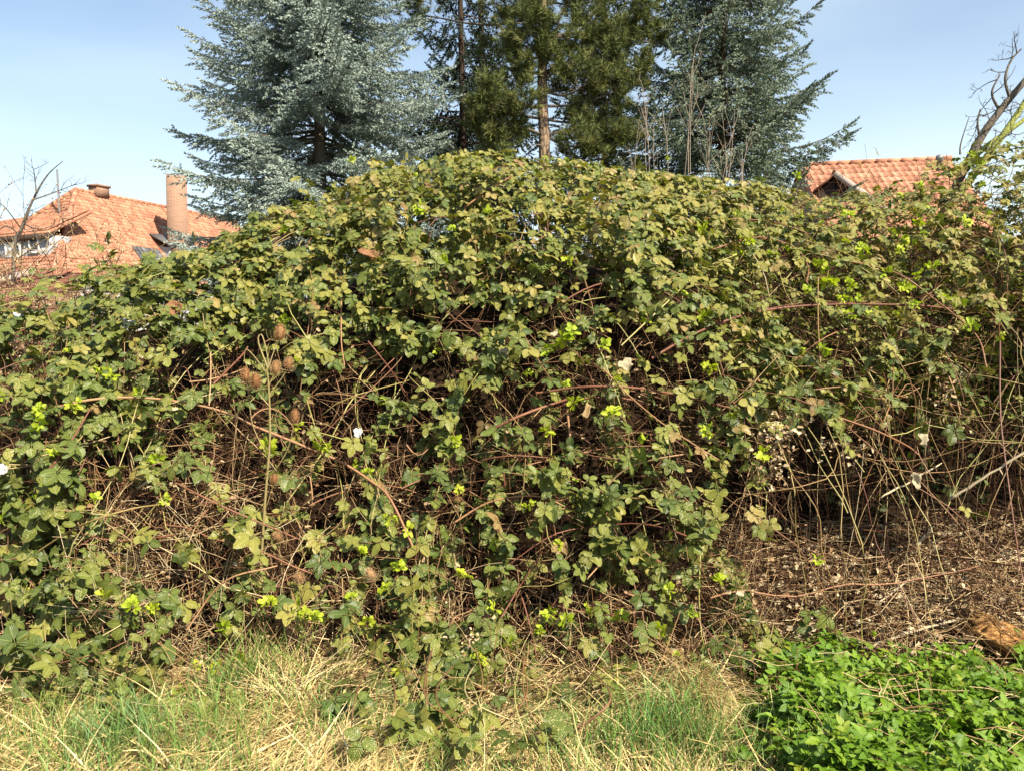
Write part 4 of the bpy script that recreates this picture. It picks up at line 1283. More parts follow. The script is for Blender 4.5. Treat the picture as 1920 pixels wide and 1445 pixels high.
HERO = [  # picture path, radius m, tint object seed, offset in front of the face
    ([(100, 765), (165, 750), (240, 745), (330, 752), (420, 772), (480, 800)], .0075, .12),
    ([(480, 800), (560, 832), (640, 866), (700, 905), (735, 940), (790, 1060)], .0075, .10),
    ([(1222, 672), (1300, 627), (1390, 592), (1480, 576), (1570, 571), (1640, 571), (1725, 573), (1790, 580)], .0075, .10),
    ([(1005, 737), (1100, 725), (1200, 728), (1290, 745), (1370, 765)], .006, .12),
    ([(900, 818), (960, 786), (1010, 766), (1065, 748)], .0085, .06),
    ([(1165, 648), (1240, 577), (1310, 512), (1350, 490), (1430, 460)], .004, .16),
    ([(640, 565), (640, 640), (646, 685)], .004, .12),
    ([(1063, 765), (1068, 810), (1073, 850)], .007, .10),
    ([(1130, 690), (1180, 742), (1240, 792), (1300, 832), (1365, 872)], .004, .12),
    ([(88, 885), (130, 832), (170, 765)], .0055, .12),
    ([(1590, 490), (1680, 512), (1750, 560), (1830, 628), (1850, 690)], .006, .10),
    ([(1534, 520), (1534, 600), (1538, 680)], .004, .14),
    ([(1875, 640), (1876, 780), (1890, 900), (1905, 1010), (1918, 1090)], .0045, .16),
    ([(1115, 938), (1165, 885), (1222, 862), (1290, 850)], .005, .14),
    ([(1560, 778), (1640, 806), (1700, 835), (1722, 852)], .0055, .12),
    ([(1330, 470), (1420, 445), (1490, 465), (1515, 500), (1512, 530)], .005, .14),
    ([(395, 660), (395, 710), (392, 760)], .004, .14),
    ([(400, 720), (450, 670), (465, 650)], .006, .12),
    ([(870, 390), (905, 365), (960, 330)], .006, .05),
    ([(500, 440), (560, 410), (620, 385), (700, 372)], .004, .10),
    ([(1205, 420), (1300, 410), (1440, 415), (1520, 440)], .004, .08),
    ([(690, 640), (730, 690), (760, 735)], .0045, .13),
    ([(1490, 735), (1600, 725), (1700, 745)], .004, .12),
    ([(60, 1040), (150, 985), (240, 955), (300, 945)], .005, .12),
    ([(330, 905), (420, 950), (560, 1010)], .005, .10),
    ([(350, 1180), (420, 1090), (520, 1060)], .0045, .14),
    ([(850, 980), (920, 940), (1010, 930), (1080, 960)], .005, .08),
    ([(1100, 1085), (1180, 1000), (1240, 960)], .004, .12)]
for pts, r0, off in HERO:
    pts = np.array(pts, float)
    sp_ = smoothpath(np.c_[pts, np.zeros(len(pts))], 20)
    P = face_at(sp_[:, 0], sp_[:, 1], off)
    yy = P[:, 1]
    ys = np.convolve(np.pad(yy, 3, mode='edge'), np.ones(7) / 7, 'valid')
    P = at(sp_[:, 0], sp_[:, 1], ys)
    s = Soup().tubes(P, np.linspace(r0, r0 * .75, 20), 7, 0.0)
    prickles(s, P, r0, gb)
    part('cane', s, M['cane' if pts[0][0] in (1165, 1590, 1534, 1875, 500, 60, 1490) else 'old_cane'], bramble, smooth=True)

# --- bare reddish brown canes between the leaves
for q in range(57):
    x0 = gb.uniform(20, 1900); y0 = gb.uniform(560, 1180)
    if (x0 > 1420 and y0 > 900):
        continue
    dx = gb.normal(0, 150); dy = gb.normal(0, 70); t = np.linspace(0, 1, 14)
    xs_ = x0 + dx * t; ys_ = y0 + dy * t - gb.uniform(-20, 60) * 4 * t * (1 - t)
    P = face_at(xs_, ys_, gb.uniform(-.06, .07)); P[:, 1] = np.convolve(np.pad(P[:, 1], 2, mode='edge'), np.ones(5) / 5, 'valid')
    P[:, 2] = np.maximum(P[:, 2], .03)
    r0 = gb.uniform(.0028, .0055)
    s = Soup().tubes(P, np.linspace(r0, r0 * .6, 14), 5, 0.0); prickles(s, P, r0, gb, .07)
    part('cane', s, M['old_cane'], bramble, smooth=True)

# --- bright young shoots
def shoot(g):
    s = Soup()
    tpls = []
    for q in range(int(g.integers(3, 6))):
        c = compound(g, False, rows=4, cols=2, serr=.16, petiole=.5, wide=.74, foldk=2.0, lat_open=.8)
        f = nrm(np.array([g.normal(0, .8), g.normal(0, .8), g.uniform(.1, .9)])); n = nrm(np.array([g.normal(0, .5), -.8, .7]))
        m = frame_from(f[None], n[None])[0]
        v = c[0] * g.uniform(.5, 1.0) @ m.T + f * .35 + g.normal(0, .06, 3)
        s.add(v, c[1], None, c[3], 0.0)
    s.tubes(np.array([[0, .15, -.6], [0, .05, -.2], [0, 0, .2]]), .03, 3, 0.0)
    return np.concatenate(s.V), np.concatenate(s.Q), np.concatenate(s.U)
SH = [mesh_from('young_shoot', *(lambda a: (a[0], a[1]))(t_), uv=t_[2], rnd=np.zeros(len(t_[0])), smooth=True, mat=M['young_leaf']) for t_ in [shoot(gl) for _ in range(9)]]
spots = [(615, 840), (600, 835), (665, 870), (690, 885), (850, 830), (740, 975), (770, 992), (725, 970), (420, 1175), (1030, 1150), (1060, 1162), (1100, 1140), (1110, 1150), (1255, 1105), (1078, 755), (1062, 722), (1060, 640), (1130, 650), (1075, 625),
         (455, 1240), (370, 1245), (1330, 690), (1822, 612), (1590, 592), (1590, 530), (1700, 540), (1660, 512), (1450, 480), (1690, 452), (1730, 440), (1370, 782), (1532, 1050), (1270, 1230), (1292, 1272), (150, 757), (135, 765), (260, 740),
         (560, 1142), (590, 1160), (575, 1155), (992, 946), (860, 920), (1390, 450), (1212, 605), (500, 840), (820, 660), (905, 640), (990, 700), (700, 545), (870, 505), (830, 490), (1020, 300), (1060, 300), (890, 300), (925, 318), (1100, 330), (1150, 330), (1000, 320),
         (1210, 820), (1240, 1180), (1300, 1150), (1350, 1090), (1180, 1255), (1120, 1260), (590, 1330), (330, 1290), (100, 850), (190, 700), (130, 660), (190, 600), (310, 520), (1500, 405), (1560, 380), (1540, 395), (1810, 420), (1850, 400), (1690, 470), (1610, 560), (1640, 580),
         (1580, 560), (1770, 560), (1800, 570), (1250, 300), (780, 330), (1270, 440), (1200, 480), (1320, 430), (1430, 500), (1820, 290), (1790, 300), (1840, 310), (1600, 540), (1620, 470), (1720, 420), (1750, 500), (690, 1165), (870, 1080), (925, 1140), (1010, 1180), (955, 1205)]
K = 420
rx = gb.uniform(0, 1920, K); ry = gb.uniform(300, 1330, K)
w = np.where((rx > 1350) & (ry < 600) & (ry > 380), 1.0, np.where(ry < 420, .5, .22)) * np.clip(mapval(LEAFMAP, rx, ry) * 2, 0, 1)
ok = gb.random(K) < w
spots += list(zip(rx[ok], ry[ok]))
spots = np.array(spots, float)
SP = face_at(spots[:, 0], spots[:, 1], .12)
for P in SP[:300]:
    f = nrm(np.array([gb.normal(0, .5), -.5 + gb.normal(0, .3), 1.0])); n = gb.normal(0, 1, 3)
    a = frame_from(n[None], f[None])[0]
    Mt = Matrix.Identity(4)
    sc = gb.uniform(.024, .050)
    for c_ in range(3):
        for r_ in range(3):
            Mt[r_][c_] = float(a[r_, c_] * sc)
    Mt.translation = Vector(P.tolist())
    put('young_shoot', SH[int(gb.integers(0, 9))], Mt, bramble)

# ------------------------------------------------------------------ dead stems inside the thicket
gs = np.random.default_rng(23)
def stems(K, px_rng, py_rng, off_rng, len_rng, rad, mode, seg=6, dens=None):
    px = gs.uniform(*px_rng, K); py = gs.uniform(*py_rng, K)
    if dens is not None:
        k = gs.random(K) < dens(px, py)
        px, py = px[k], py[k]
    K = len(px)
    c = face_at(px, py, 0)
    xs = c[:, 0]; s = s_of(c)
    n = face_n(xs, s)
    c = c - n * gs.uniform(*off_rng, K)[:, None] * np.array([1, 1, .35])
    if mode == 'hang':
        d = np.stack([gs.normal(0, .35, K), gs.normal(0, .3, K), -np.abs(gs.normal(1, .3, K))], -1)
    elif mode == 'flat':
        d = np.stack([gs.normal(0, 1, K), gs.normal(0, .5, K), gs.normal(0, .3, K)], -1)
    else:
        d = gs.normal(0, 1, (K, 3)) * [1, .7, .8]
    d = nrm(d)
    L = gs.uniform(*len_rng, K)
    t = np.linspace(-.5, .5, seg)
    bend = nrm(gs.normal(0, 1, (K, 3))) * (L * gs.uniform(.03, .22, K))[:, None]
    P = c[:, None] + d[:, None] * (L[:, None] * t)[..., None] + bend[:, None] * (4 * t ** 2)[None, :, None] + np.cumsum(gs.normal(0, .006, (K, seg, 3)), 1)
    P[..., 2] = np.maximum(P[..., 2], .02 + ground_z(P[..., 0], P[..., 1]) * (P[..., 1] < 4.7))
    r = gs.uniform(*rad, K)[:, None] * np.linspace(1, .55, seg)[None]
    return P, r
low = lambda px, py: np.where(px > 1440, np.clip((py - 540) / 120, 0, 1) * np.where((py > 830) & (py < 1020), .03, .5), np.clip((py - 480) / 230, .12, 1)) * np.where((px > 1340) & (py > 1230), 0, 1) * np.where(py > 1290, .35, 1) * (1 - .75 * pocket(px, py))
dead = Soup()
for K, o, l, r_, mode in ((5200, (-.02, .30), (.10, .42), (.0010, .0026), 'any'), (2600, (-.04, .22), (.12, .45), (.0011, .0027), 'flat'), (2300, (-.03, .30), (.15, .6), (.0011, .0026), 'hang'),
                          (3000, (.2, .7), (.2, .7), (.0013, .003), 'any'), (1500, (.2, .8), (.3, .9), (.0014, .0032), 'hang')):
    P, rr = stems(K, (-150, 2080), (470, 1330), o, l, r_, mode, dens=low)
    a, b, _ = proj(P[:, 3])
    warm = np.clip(gs.beta(1.5, 1.3, len(P)) * (.82 if o[0] < .1 else .36) + .12 * np.clip((b - 800) / 400, 0, 1), 0.002, .99)  # deep batches tinted darker, putting the thicket's inner shade into colour
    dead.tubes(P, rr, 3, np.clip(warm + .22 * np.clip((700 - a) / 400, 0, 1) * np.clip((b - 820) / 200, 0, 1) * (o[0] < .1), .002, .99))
upper = lambda px, py: np.where(px > 1400, 1.0, .25)
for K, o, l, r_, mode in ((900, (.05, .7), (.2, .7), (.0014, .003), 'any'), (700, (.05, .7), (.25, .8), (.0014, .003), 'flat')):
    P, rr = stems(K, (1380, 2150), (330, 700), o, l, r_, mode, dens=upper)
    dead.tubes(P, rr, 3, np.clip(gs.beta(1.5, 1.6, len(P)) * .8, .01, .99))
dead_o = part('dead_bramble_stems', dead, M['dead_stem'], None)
tag(dead_o, 'tangle of dry brown bramble stems under and between the green leaves', 'dead stems', kind='stuff')
# ------------------------------------------------------------------ the hollow at the right: hanging stems, litter
gh = np.random.default_rng(29)
K = 190
xs = gh.uniform(1.35, 4.2, K); ys = gh.uniform(4.15, 5.0, K)
top = gh.uniform(1.0, 1.75, K); bot = np.maximum(ground_z(xs, ys) + .01, top - gh.uniform(.35, 1.5, K))
t = np.linspace(0, 1, 9)
P = np.stack([xs[:, None] + gh.normal(0, .16, (K, 1)) * t + gh.normal(0, .06, (K, 1)) * np.sin(t * 5 + gh.random((K, 1)) * 6),
              ys[:, None] + gh.normal(0, .12, (K, 1)) * t + gh.normal(0, .05, (K, 1)) * np.sin(t * 4 + 1), top[:, None] * (1 - t) + bot[:, None] * t], -1)
hang = Soup().tubes(P, gh.uniform(.0013, .0036, (K, 1)) * np.linspace(1, .7, 9)[None], 3, np.clip(gh.random(K) ** 1.5, .01, .95))
K = 90
xs = gh.uniform(1.35, 4.2, K); ys = gh.uniform(4.1, 5.3, K)
c = np.stack([xs, ys, gh.uniform(.25, 1.5, K)], -1); d = nrm(np.stack([gh.normal(0, 1, K), gh.normal(0, .4, K), gh.normal(0, .45, K)], -1)); L = gh.uniform(.3, 1.1, K)
tt = np.linspace(-.5, .5, 7)
P = c[:, None] + d[:, None] * (L[:, None] * tt)[..., None] + np.array([0, 0, -.15]) * (1 - 4 * tt ** 2)[None, :, None] * L[:, None, None]
P[..., 2] = np.maximum(P[..., 2], ground_z(P[..., 0], P[..., 1]) + .01)
hang.tubes(P, gh.uniform(.0015, .004, (K, 1)) * np.linspace(1, .6, 7)[None], 3, .3 + .65 * gh.random(K))
K = 800  # dark-tinted stems added deep in the hollow to block sun and blacken it
c = np.stack([gh.uniform(1.2, 6.3, K), gh.uniform(5.2, 6.8, K), gh.uniform(.4, 2.2, K)], -1); d = nrm(gh.normal(0, 1, (K, 3)) * [.7, .6, 1.1]); L = gh.uniform(.4, 1.2, K)
P = c[:, None] + d[:, None] * (L[:, None] * np.linspace(-.5, .5, 5))[..., None] + gh.normal(0, .03, (K, 5, 3))
P[..., 2] = np.maximum(P[..., 2], ground_z(P[..., 0], P[..., 1]) * .2 + .3)
hang.tubes(P, gh.uniform(.002, .005, (K, 1)) * np.linspace(1, .6, 5)[None], 3, np.clip(gh.random(K) * .4, .01, 1))
tag(part('hanging_stems', hang, M['dead_stem'], None), 'curtain of dead stems hanging before the dark hollow at the right', 'dead stems', kind='stuff')

# litter of twigs and leaf bits on the slope
K = 3600
xs = 1.0 + gh.random(K) ** .9 * 3.3; ys = gh.uniform(3.55, 5.6, K)
zs = ground_z(xs, ys) + gh.uniform(.0, .10, K)
L = gh.uniform(.06, .5, K) * np.where(gh.random(K) < .15, 1.6, 1)
a = gh.uniform(0, PI, K); el = gh.normal(0, .22, K)
d = np.stack([np.cos(a) * np.cos(el), np.sin(a) * np.cos(el), np.sin(el)], -1)
P = np.stack([xs, ys, zs], -1)[:, None] + d[:, None] * (L[:, None] * np.linspace(-.5, .5, 5))[..., None] + gh.normal(0, .012, (K, 5, 3))
P[..., 2] = np.maximum(P[..., 2], ground_z(P[..., 0], P[..., 1]) + .004)
tw_ = Soup().tubes(P, gh.uniform(.0011, .0034, (K, 1)) * np.linspace(1, .6, 5)[None], 3, np.where(gh.random(K) < .5, gh.uniform(.01, .22, K), gh.uniform(.5, .95, K)))
tag(part('twig_litter', tw_, M['dead_stem'], None), 'litter of broken twigs covering the slope below the hollow', 'twigs', kind='stuff')

def flake(g, n=5):
    """a small curled dead leaf"""
    v, q, u = leaflet(1.0, .62, 4, 2, g.uniform(.3, .9), g.uniform(-.4, .5), .04, .12, g, g.normal(0, .8))
    return v - [0, .5, 0], q, None, u
FL = [flake(gl) for _ in range(6)]
fl = Soup()
K = 5600
xs = 1.0 + gh.random(K) * 3.3; ys = gh.uniform(3.5, 5.5, K)
ok = gh.random(K) < .45 + .5 * (np.sin(xs * 4 + ys * 3) > -.2)
xs, ys = xs[ok], ys[ok]; K = len(xs)
C = np.stack([xs, ys, ground_z(xs, ys) + gh.uniform(.005, .09, K)], -1)
# and bits caught among the dead stems of the thicket
K2 = 3400
pxx = gh.uniform(-100, 2000, K2); pyy = gh.uniform(600, 1330, K2)
c2 = face_at(pxx, pyy, -.02) ; c2[:, 1] += gh.uniform(-.05, .35, K2)
ok2 = (gh.random(K2) < low(pxx, pyy)) & (c2[:, 2] > .03)
cl_ = []
for (cx_, cy_, rx_, ry_, n_) in ((1450, 850, 28, 55, 130), (1590, 845, 50, 22, 90), (1775, 735, 22, 30, 45), (1470, 800, 30, 30, 60), (300, 905, 25, 12, 30), (880, 1195, 22, 18, 40)):
    q_ = face_at(cx_ + gh.normal(0, rx_ * .6, n_), cy_ + gh.normal(0, ry_ * .6, n_), gh.uniform(.02, .16)); q_[:, 1] += gh.normal(0, .05, n_)
    cl_.append(q_)
cl_ = np.concatenate(cl_)
C = np.concatenate([C, c2[ok2], cl_]); K = len(C)
wi = gh.integers(0, 6, K); sz = gh.uniform(.014, .045, K) * np.where(np.arange(K) < len(xs), 1.2, .8)
FF = frame_from(gh.normal(0, 1, (K, 3)) * [1, 1, .5], gh.normal(0, .7, (K, 3)) + [0, -.3, .9]); rr = np.clip(gh.beta(2, 1.7, K) + np.where(np.arange(K) < len(xs), .22, 0) + np.where(np.arange(K) >= K - len(cl_), .2, 0), 0.01, .98)
for i in range(6):
    k = wi == i
    fl.stamp(FL[i], FF[k], C[k], sz[k], rr[k])
tag(part('leaf_litter', fl, M['dry_leaf'], None, smooth=True), 'scattered small dead leaf bits on the slope and among the stems', 'leaf litter', kind='stuff')

# ------------------------------------------------------------------ ground elder in the right corner
def elder(g):
    s = Soup()
    stalk = smoothpath([[0, 0, -1.1], [0, -.05, -.5], [0, 0, 0]], 5)
    s.tubes(stalk, .018, 3)
    arms = []
    for a in (-68, 0, 68):
        b = R(a + g.normal(0, 8)); L = g.uniform(.5, .7) * (1 if a else 1.15)
        dv = np.array([math.sin(b), math.cos(b), .12])
        s.tubes(np.array([[0, 0, 0], dv * L * .5, dv * L]), .012, 3)
        for c_, l2, o in ((-62, .50, .82), (0, .62, 1.0), (62, .50, .82)):
            v, q, u = leaflet(l2 * g.uniform(.9, 1.1), l2 * .56, 3, 2, g.uniform(.15, .5), g.uniform(.05, .3), .01, .07, g, g.normal(0, .2))
            m = rot('Z', -(b + R(c_ + g.normal(0, 6)))) @ rot('X', g.normal(.12, .2)) @ rot('Y', g.normal(0, .25))
            s.add(v @ m.T + dv * L * o, q, None, u)
    return np.concatenate(s.V), np.concatenate(s.Q), None, np.concatenate(s.U)
EL = [elder(gl) for _ in range(8)]
K = 3700
xs = gh.uniform(.75, 2.9, K); ys = gh.uniform(2.45, 3.85, K)
C = np.stack([xs, ys, np.zeros(K)], -1)
pxx, pyy, _ = proj(C)
edge_l = np.interp(ys, [2.5, 2.95, 3.2, 3.6, 3.9], [1.02, .98, 1.02, 1.08, 1.15]) + .05 * np.sin(ys * 19)
edge_b = 3.60 + .12 * np.sin(xs * 5) + .07 * np.sin(xs * 13) + gh.normal(0, .05, K)
ok = (xs > edge_l + gh.normal(0, .05, K)) & (ys < edge_b) & (gh.random(K) < .75 + .5 * np.sin(xs * 11 + 1) * np.sin(ys * 13))
xs, ys = xs[ok], ys[ok]; K = len(xs)
hgt = (gh.uniform(.07, .19, K) + .06 * np.sin(xs * 7 + ys * 5) * np.sin(ys * 9 - xs * 3)) * np.clip((xs - .9) / .25, .45, 1) * np.interp(ys, [3.2, 3.75], [1, .7])
C = np.stack([xs, ys, ground_z(xs, ys) + hgt], -1)
wi = gh.integers(0, 8, K)
FF = frame_from(gh.normal(0, 1, (K, 3)) * [1, 1, .2] + [0, -.25, -.1], np.stack([gh.normal(0, .5, K) + .1, gh.normal(0, .5, K) - .3, np.ones(K)], -1))
el = Soup()
for i in range(8):
    k = wi == i
    el.stamp(EL[i], FF[k], C[k], gh.uniform(.052, .088, k.sum()), np.clip(gh.beta(2, 2, k.sum()), 0, .97))
tag(part('ground_elder', el, M['ground_elder'], None, smooth=True), 'dense patch of bright green ground elder leaves in the right corner', 'ground elder', kind='stuff')

# ------------------------------------------------------------------ grass
gg = np.random.default_rng(37)
def blades(soup, x, y, L, w, lean_az, lean, curl, rnd, seg=5, z0=None):
    K = len(x)
    t = np.linspace(0, 1, seg)
    az = lean_az[:, None]
    ang = lean[:, None] + curl[:, None] * t[None]          # angle from upright grows along the blade
    ds = (L / (seg - 1))[:, None]
    h = np.concatenate([np.zeros((K, 1)), np.cumsum(np.sin(ang[:, :-1]) * ds, 1)], 1)
    v = np.concatenate([np.zeros((K, 1)), np.cumsum(np.cos(ang[:, :-1]) * ds, 1)], 1)
    wob = gg.normal(0, .05, (K, 1)) * np.sin(t * 4)[None] * L[:, None]
    gz = ground_z(x, y) if z0 is None else z0
    P = np.stack([x[:, None] + np.cos(az) * h - np.sin(az) * wob, y[:, None] + np.sin(az) * h + np.cos(az) * wob, gz[:, None] + v], -1)
    P[..., 2] = np.maximum(P[..., 2], ground_z(P[..., 0], P[..., 1]) + .006)
    sa = lean_az + PI / 2 + gg.normal(0, .7, K)
    side = np.stack([np.cos(sa), np.sin(sa), gg.normal(0, .3, K)], -1)
    soup.ribbons(P, w[:, None] * (1 - t[None] ** 2 * .9), nrm(side), rnd)

dry = Soup(); grn = Soup()
def patch_green(x, y):
    """where living grass outweighs the straw"""
    g0 = .5 + .5 * np.sin(x * 3.1 + 1.2) * np.sin(y * 5.2 + x * 1.7) + .25 * np.sin(x * 9 + y * 4)
    g0 = .05 + g0 * .5 + .55 * np.exp(-((x + 1.45) ** 2 / .12 + (y - 2.95) ** 2 / .06)) + .7 * np.exp(-((x - .62) ** 2 / .05 + (y - 3.0) ** 2 / .10)) + .4 * np.exp(-((x + .95) ** 2 / .03 + (y - 3.3) ** 2 / .08))
    return np.clip(g0 * np.interp(y, [2.5, 3.3, 3.9], [1.1, .8, .35]), 0, 1)
# lying thatch
K = 15000
x = gg.uniform(-2.7, 1.35, K); y = gg.uniform(2.45, 3.56, K)
sw = 1.2 * np.sin(x * 2.3 + .8) + 1.5 * np.sin(y * 3.1 + x) + gg.normal(0, .7, K)
blades(dry, x, y, gg.uniform(.06, .22, K), gg.uniform(.0014, .0032, K), sw, gg.uniform(.75, 1.45, K), gg.uniform(.1, .9, K), np.clip(gg.beta(2, 1.6, K), 0, .98))
# tufts of dry grass
for (px_, py_, az, n_, L_, spread) in ((520, 1330, 2.3, 420, .42, .10), (600, 1300, .5, 380, .46, .10), (560, 1260, 1.2, 260, .40, .10), (470, 1300, 3.2, 240, .4, .10), (680, 1330, .1, 260, .38, .08), (330, 1310, 4.4, 280, .36, .12),
                                  (60, 1300, 3.7, 380, .42, .14), (170, 1270, 3.4, 260, .36, .12), (130, 1330, 4.6, 240, .32, .12), (640, 1420, .25, 420, .36, .08), (700, 1400, .3, 260, .3, .07), (300, 1400, 4.9, 240, .3, .14),
                                  (1290, 1300, 4.5, 420, .42, .08), (1320, 1340, 4.7, 380, .42, .06), (1250, 1330, 4.2, 240, .34, .09), (1170, 1330, 4.4, 220, .34, .07), (1195, 1290, 4.55, 120, .34, .025), (1060, 1390, 2.8, 200, .28, .1), (900, 1410, 3.4, 220, .26, .12),
                                  (780, 1400, 5.2, 200, .28, .1), (1080, 1290, 4.0, 180, .3, .1), (430, 1390, 4.4, 260, .3, .12), (30, 1420, 4.2, 260, .34, .14), (1000, 1430, 4.8, 200, .22, .12)):
    dd = ray(px_, py_); Yg = -1.6 / dd[2]
    cx_, cy_ = dd[0] * Yg, Yg
    cy_ = min(cy_, 3.52)
    K = n_
    x = cx_ + gg.normal(0, spread, K); y = cy_ + gg.normal(0, spread * .6, K)
    blades(dry, x, y, L_ * .72 * gg.uniform(.5, 1.15, K), gg.uniform(.0014, .0032, K), az + gg.normal(0, .7, K), gg.uniform(.35, 1.35, K), gg.uniform(.6, 2.0, K), np.clip(.3 + .65 * gg.beta(2, 1.6, K), 0, .98))
# living grass
K = 12000
x = gg.uniform(-2.7, 1.25, K); y = gg.uniform(2.45, 3.5, K)
ok = gg.random(K) < patch_green(x, y)
x, y = x[ok], y[ok]; K = len(x)
blades(grn, x, y, gg.uniform(.07, .24, K), gg.uniform(.0012, .0026, K), gg.uniform(0, 6.28, K), gg.uniform(0, .5, K), gg.uniform(.3, 1.5, K), np.clip(gg.beta(2, 1.7, K), 0, .9))
for (px_, py_, n_, L_, spread, tone) in ((245, 1420, 420, .26, .10, .96), (200, 1400, 260, .26, .08, .96), (430, 1330, 220, .3, .07, .3), (520, 1290, 200, .34, .08, .75), (480, 1260, 180, .34, .07, .7), (1245, 1390, 360, .26, .08, .4), (1200, 1420, 220, .2, .08, .3), (1290, 1420, 240, .22, .08, .96),
                                   (1050, 1360, 150, .16, .05, .2), (880, 1420, 220, .16, .10, .6), (650, 1390, 160, .22, .08, .35), (80, 1390, 260, .22, .12, .7), (360, 1420, 220, .24, .1, .6), (1150, 1400, 160, .2, .07, .5)):
    dd = ray(px_, py_); Yg = min(-1.6 / dd[2], 3.5); K = int(n_ * .5)
    x = dd[0] * Yg + gg.normal(0, spread * 1.5, K); y = Yg + gg.normal(0, spread * .9, K)
    blades(grn, x, y, L_ * gg.uniform(.5, 1.15, K), gg.uniform(.0014, .003, K), gg.uniform(0, 6.28, K), gg.uniform(0, .35, K), gg.uniform(.2, 1.3, K), np.clip(tone + gg.normal(0, .08, K), 0, 1))
# stray straws and a few grass blades coming up through the ground elder
Ka = 90
x2 = gg.uniform(1.05, 2.4, Ka); y2 = gg.uniform(2.6, 3.6, Ka); a2 = gg.uniform(0, 6.28, Ka); L2 = gg.uniform(.12, .55, Ka)
P2 = np.stack([x2, y2, gg.uniform(.13, .22, Ka)], -1)[:, None] + np.stack([np.cos(a2), np.sin(a2), gg.normal(.1, .25, Ka)], -1)[:, None] * (L2[:, None] * np.linspace(-.5, .5, 5))[..., None] + gg.normal(0, .01, (Ka, 5, 3))
Kb = 260
x3 = gg.uniform(1.0, 2.4, Kb); y3 = gg.uniform(2.5, 3.55, Kb)
blades(grn, x3, y3, gg.uniform(.16, .34, Kb), gg.uniform(.0014, .003, Kb), gg.uniform(0, 6.28, Kb), gg.uniform(0, .5, Kb), gg.uniform(.2, 1.2, Kb), gg.uniform(.3, .9, Kb))
blades(dry, x3[:120] + .07, y3[:120], gg.uniform(.16, .32, 120), gg.uniform(.0014, .003, 120), gg.uniform(0, 6.28, 120), gg.uniform(.1, .8, 120), gg.uniform(.2, 1.2, 120), gg.uniform(.3, .9, 120))
# broad broken straws lying across each other, and thin dead stalks among them
K = 1500
x = gg.uniform(-2.7, 1.3, K); y = gg.uniform(2.5, 3.68, K)
blades(dry, x, y, gg.uniform(.10, .34, K), gg.uniform(.003, .0052, K), gg.uniform(0, 6.28, K), gg.uniform(.7, 1.5, K), gg.uniform(-.3, .9, K), np.clip(gg.beta(2, 1.4, K), 0.01, .99))
K = 1700
x = gg.uniform(-2.9, 1.2, K); y = gg.uniform(3.25, 3.85, K)
a = gg.uniform(0, 6.28, K); L = gg.uniform(.08, .4, K); el_ = np.abs(gg.normal(0, .5, K))
P = np.stack([x, y, ground_z(x, y) + gg.uniform(.01, .12, K)], -1)[:, None] + np.stack([np.cos(a) * np.cos(el_), np.sin(a) * np.cos(el_), np.sin(el_)], -1)[:, None] * (L[:, None] * np.linspace(0, 1, 5))[..., None] + gg.normal(0, .007, (K, 5, 3))
P[..., 2] = np.maximum(P[..., 2], .008)
tag(part('dead_stalks', Soup().tubes(P2, np.full((90, 5), .0018), 3, gg.uniform(.4, .95, 90)).tubes(P, gg.uniform(.001, .0028, (K, 1)) * np.linspace(1, .6, 5)[None], 3, np.clip(gg.beta(1.6, 1.3, K), .01, .98)), M['dead_stem'], None), 'dry broken stalks lying at the foot of the thicket above the grass', 'dead stems', kind='stuff')
tag(part('dry_grass', dry, M['dry_grass'], None), 'straw coloured dead grass lying and arching along the foot of the thicket', 'dry grass', kind='stuff')
tag(part('green_grass', grn, M['green_grass'], None), 'fresh green grass blades growing through the straw along the bottom', 'grass', kind='stuff')

